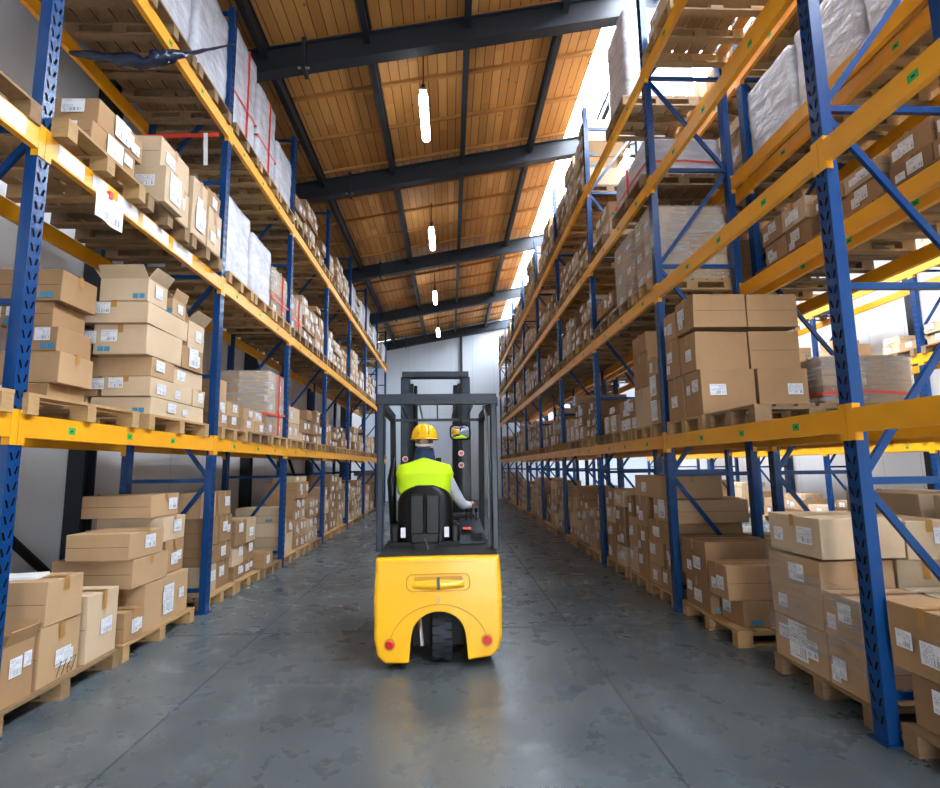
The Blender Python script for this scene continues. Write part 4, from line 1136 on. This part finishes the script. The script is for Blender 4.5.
def ensure_skin(me):
    b = bmesh.new(); b.from_mesh(me); b.verts.layers.skin.verify(); b.to_mesh(me); b.free()
_skin = skin
def skin(name, verts, edges, mat, parent, sub=2, root=0):
    me = bpy.data.meshes.new(name); me.from_pydata([v[:3] for v in verts], edges, []); ensure_skin(me); me.materials.append(mat)
    o = bpy.data.objects.new(name, me); C.objects.link(o); o.parent = parent
    s_ = o.modifiers.new('skin', 'SKIN'); s_.use_smooth_shade = True
    for i, v in enumerate(verts):
        sv = me.skin_vertices[0].data[i]; r = v[3] if isinstance(v[3], tuple) else (v[3], v[3]); sv.radius = r; sv.use_root = (i == root)
    m_ = o.modifiers.new('sub', 'SUBSURF'); m_.levels = sub; m_.render_levels = sub
    return o
# coordinates relative to PR (x right, y forward, z up); seat surface z = +.17
V = [(0, .16, .27, (.17, .13)), (0, .13, .42, (.155, .115)), (0, .10, .56, (.17, .12)), (0, .08, .65, (.12, .09)), (0, .085, .74, .06), (0, .11, .82, .055),   # 0-5 pelvis..neck
     (.18, .08, .63, .075), (.27, .14, .46, .063), (.375, .25, .28, .055), (.46, .42, .26, .038),      # 6-9 arm to the levers
     (-.18, .08, .63, .075), (-.24, .14, .46, .06), (-.19, .36, .36, .05), (-.14, .50, .40, .033),   # 10-13
     (.11, .18, .25, .095), (.15, .53, .25, .075), (.15, .53, -.12, .055), (.15, .50, -.40, .045), (.15, .58, -.45, .045),
     (-.11, .18, .25, .095), (-.15, .53, .25, .075), (-.15, .53, -.12, .055), (-.15, .50, -.40, .045), (-.15, .58, -.45, .045)]
Ed = [(0, 1), (1, 2), (2, 3), (3, 4), (4, 5), (3, 6), (6, 7), (7, 8), (8, 9), (3, 10), (10, 11), (11, 12), (12, 13), (0, 14), (14, 15), (15, 16), (16, 17), (17, 18), (0, 19), (19, 20), (20, 21), (21, 22), (22, 23)]
body = skin('body', V, Ed, M['sleeve'], PR)
body['label'] = 'light grey long-sleeved shirt'
# trousers over the legs
def sub_(ids, grow):
    mp = {j: i for i, j in enumerate(ids)}
    vs = [(V[j][0], V[j][1], V[j][2], tuple(r+grow for r in (V[j][3] if isinstance(V[j][3], tuple) else (V[j][3],)*2))) for j in ids]
    es = [(mp[a], mp[b_]) for a, b_ in Ed if a in mp and b_ in mp]; return vs, es
vs, es = sub_([0, 14, 15, 16, 17, 19, 20, 21, 22], .008); skin('trousers', vs, es, M['trouser'], PR)
for k in (17, 22):
    sh_ = [(V[k][0], V[k][1]-.03, V[k][2]-.03, .045), (V[k][0], V[k][1]+.07, V[k][2]-.045, .045), (V[k][0], V[k][1]+.19, V[k][2]-.055, .035)]
    skin('boot', sh_, [(0, 1), (1, 2)], M['blackm'], PR)
# vest: lofted shell
def vest(u, v):
    # u from hem to shoulder, v around
    zs = [.16, .34, .46, .60, .70, .755]; ws = [.225, .235, .262, .288, .255, .10]; ds = [.175, .165, .165, .16, .135, .085]; ys_ = [.15, .13, .11, .09, .085, .095]
    t = u*5; i = min(4, int(t)); f = t-i; f2 = f*f*(3-2*f)
    L_ = lambda a: a[i]*(1-f2)+a[i+1]*f2
    a = 2*PI*v; c, s_ = math.cos(a), math.sin(a)
    wr = 1+.018*math.sin(v*31+u*6)*math.sin(u*9)
    return (L_(ws)*math.copysign(abs(c)**.75, c)*wr, L_(ys_)+L_(ds)*math.copysign(abs(s_)**.85, s_)*wr, L_(zs)+.012*abs(c)*0-(.03*abs(c)*max(0, u-.6)/.4))
g = MB(); g.grid(vest, 26, 48, M['vest'], True); vo = g.obj('hi_vis_vest', PR, smooth=True)
sm = vo.modifiers.new('s', 'SOLIDIFY'); sm.thickness = .006
# short vest shoulder caps over the upper arms
# collar
g = MB(); g.grid(lambda u, v: ((.118-.030*u)*math.cos(2*PI*v)*(1+.05*math.sin(v*20)), .105+(.10-.015*u)*math.sin(2*PI*v), .70+.145*u+.008*math.sin(2*PI*v*2)), 6, 28, M['navy'], True); o = g.obj('collar', PR, smooth=True); sm = o.modifiers.new('s', 'SOLIDIFY'); sm.thickness = .012
# head with face
hd = MB(); hc = Vector((0.0, .135, .91))
def head(u, v):
    th = PI*u; ph = 2*PI*v
    x = math.sin(th)*math.cos(ph); y = math.sin(th)*math.sin(ph); z = math.cos(th)
    X, Y, Z = x*.076, y*.095, z*.118
    if z < -.1: X *= 1-.28*(-z-.1); Y = Y*(1-.1*(-z-.1))+.01*(-z)
    # nose, brow and eye sockets on the +y side
    if y > 0:
        Y += .022*math.exp(-((x/.16)**2)-((z+.12)/.16)**2)+.006*math.exp(-((z-.16)/.1)**2)*math.exp(-(x/.5)**2)
        for sx in (-1, 1): Y -= .009*math.exp(-(((x-sx*.36)/.16)**2)-((z-.03)/.1)**2)
        Y += .006*math.exp(-((x/.25)**2)-((z+.42)/.07)**2)
    return hc+Vector((X, Y, Z))
hd.grid(head, 36, 44, M['skin'], True); ho = hd.obj('head', PR, smooth=True)
for sx in (-1, 1):
    g = MB(); g.grid(lambda u, v: (hc.x+sx*(.076+.012*math.sin(PI*u)), hc.y-.005+.02*math.sin(PI*u)*math.cos(2*PI*v)-.004, hc.z-.005+.034*math.cos(PI*u)+.01*math.sin(PI*u)*math.sin(2*PI*v)), 10, 12, M['skin'], True); g.obj('ear', ho, smooth=True)
    g = MB(); e_ = hc+Vector((sx*.028, .083, .004)); g.grid(lambda u, v: e_+Vector((math.sin(PI*u)*math.cos(2*PI*v), math.sin(PI*u)*math.sin(2*PI*v), math.cos(PI*u)))*.011, 8, 12, M['white'], True); g.obj('eye', ho, smooth=True)
    g = MB(); e2_ = hc+Vector((sx*.028, .0925, .004)); g.tube([e2_, e2_+Vector((0, .002, 0))], .005, M['blackm'], 10); g.obj('pupil', ho)
g = MB(); g.tube([hc+Vector((-.022, .092, -.055)), hc+Vector((0, .100, -.057)), hc+Vector((.022, .092, -.055))], .004, M['redtape'], 6); g.obj('mouth', ho)
# hair at the nape
g = MB(); g.grid(lambda u, v: hc+Vector((.081*math.cos(PI+PI*v), .012+.098*math.sin(PI+PI*v), .045-.10*u*(.55+.45*math.sin(PI*v)))), 6, 24, M['hair']); o = g.obj('hair', ho, smooth=True); sm = o.modifiers.new('s', 'SOLIDIFY'); sm.thickness = .006
# helmet
def dome(u, v):
    a = 2*PI*v; th = PI/2*u; r = math.sin(th); z = math.cos(th)
    ridge = 1+.035*(abs(math.cos(a)) < .12)*(math.sin(a)*0+1)*(r > .05)*1.0
    rb = 1+.02*max(0, math.cos(a*9))**6*(r > .3)
    return hc+Vector((.128*r**.9*math.cos(a)*rb, -.008+.148*r**.9*math.sin(a)*rb, .035+.150*z**.85+.006*(abs(math.cos(a)) < .2)*z))
g = MB(); g.grid(dome, 16, 72, M['helmet'], True); he = g.obj('helmet', PR, smooth=True); sm = he.modifiers.new('s', 'SOLIDIFY'); sm.thickness = .003
def brim(u, v):
    a = 2*PI*v; e = .018+.045*max(0, math.sin(a))**2
    return hc+Vector(((.128+e*u)*math.cos(a), -.008+(.148+e*u)*math.sin(a), .037-.012*u))
g = MB(); g.grid(brim, 3, 56, M['helmet'], True); o = g.obj('helmet_brim', he, smooth=True); sm = o.modifiers.new('s', 'SOLIDIFY'); sm.thickness = .004
for x in (-.05, 0, .05):
    g = MB(); pts = [hc+Vector((x, -.008+.15*math.cos(t)*.98, .037+.152*math.sin(t)*(1-abs(x)*2.2)**.5+.002)) for t in [PI*i/14 for i in range(1, 14)]]; g.tube(pts, .007, M['helmet'], 8); g.obj('helmet_ridge', he, smooth=True)
g = MB(); g.grid(lambda u, v: hc+Vector((.088*math.cos(PI*1.08+PI*.84*v), .008+.108*math.sin(PI*1.08+PI*.84*v), -.008-.028*u-.012*math.sin(PI*v))), 2, 20, M['white']); o = g.obj('helmet_harness', he, smooth=True); sm = o.modifiers.new('s', 'SOLIDIFY'); sm.thickness = .004
# hands
def hand(wrist, d, up, side):
    wrist, d, up = Vector(wrist), Vector(d).normalized(), Vector(up).normalized(); sd = d.cross(up).normalized()*side
    v = [(*wrist, .030), (*(wrist+d*.04), (.036, .022)), (*(wrist+d*.085), (.040, .018))]; e = [(0, 1), (1, 2)]
    o = skin('hand', v, e, M['skin'], PR, 2)
    for k, (o_, L_) in enumerate(((-.028, .07), (-.009, .08), (.010, .074), (.028, .058))):
        b0 = wrist+d*.08+sd*o_; p1 = b0+d*L_*.45-up*.006; p2 = p1+(d*.5-up*.85)*L_*.35; p3 = p2+(-d*.3-up*.9)*L_*.25
        skin('finger', [(*b0, .0095), (*p1, .009), (*p2, .0082), (*p3, .0075)], [(0, 1), (1, 2), (2, 3)], M['skin'], o, 1)
    b0 = wrist+d*.03-sd*.03; p1 = b0+d*.02-sd*.03-up*.006; p2 = p1+d*.03-sd*.008-up*.012
    skin('thumb', [(*b0, .013), (*p1, .0105), (*p2, .009)], [(0, 1), (1, 2)], M['skin'], o, 1)
hand((.455, .40, .275), (.25, 1, .1), (0, -.1, 1), 1)
hand((-.145, .475, .395), (.2, .8, .3), (0, -.4, 1), -1)

# ------------------------------------------------------------------ view settings
sc = bpy.context.scene
sc.view_settings.view_transform = 'Standard'; sc.view_settings.look = 'None'; sc.view_settings.gamma = 1; sc.view_settings.use_curve_mapping = False
sc.view_settings.exposure = 0.2
sc.cycles.max_bounces = 8; sc.cycles.diffuse_bounces = 3; sc.cycles.glossy_bounces = 4; sc.cycles.transparent_max_bounces = 16
sc.cycles.sample_clamp_indirect = 6
sc.cycles.use_denoising = True
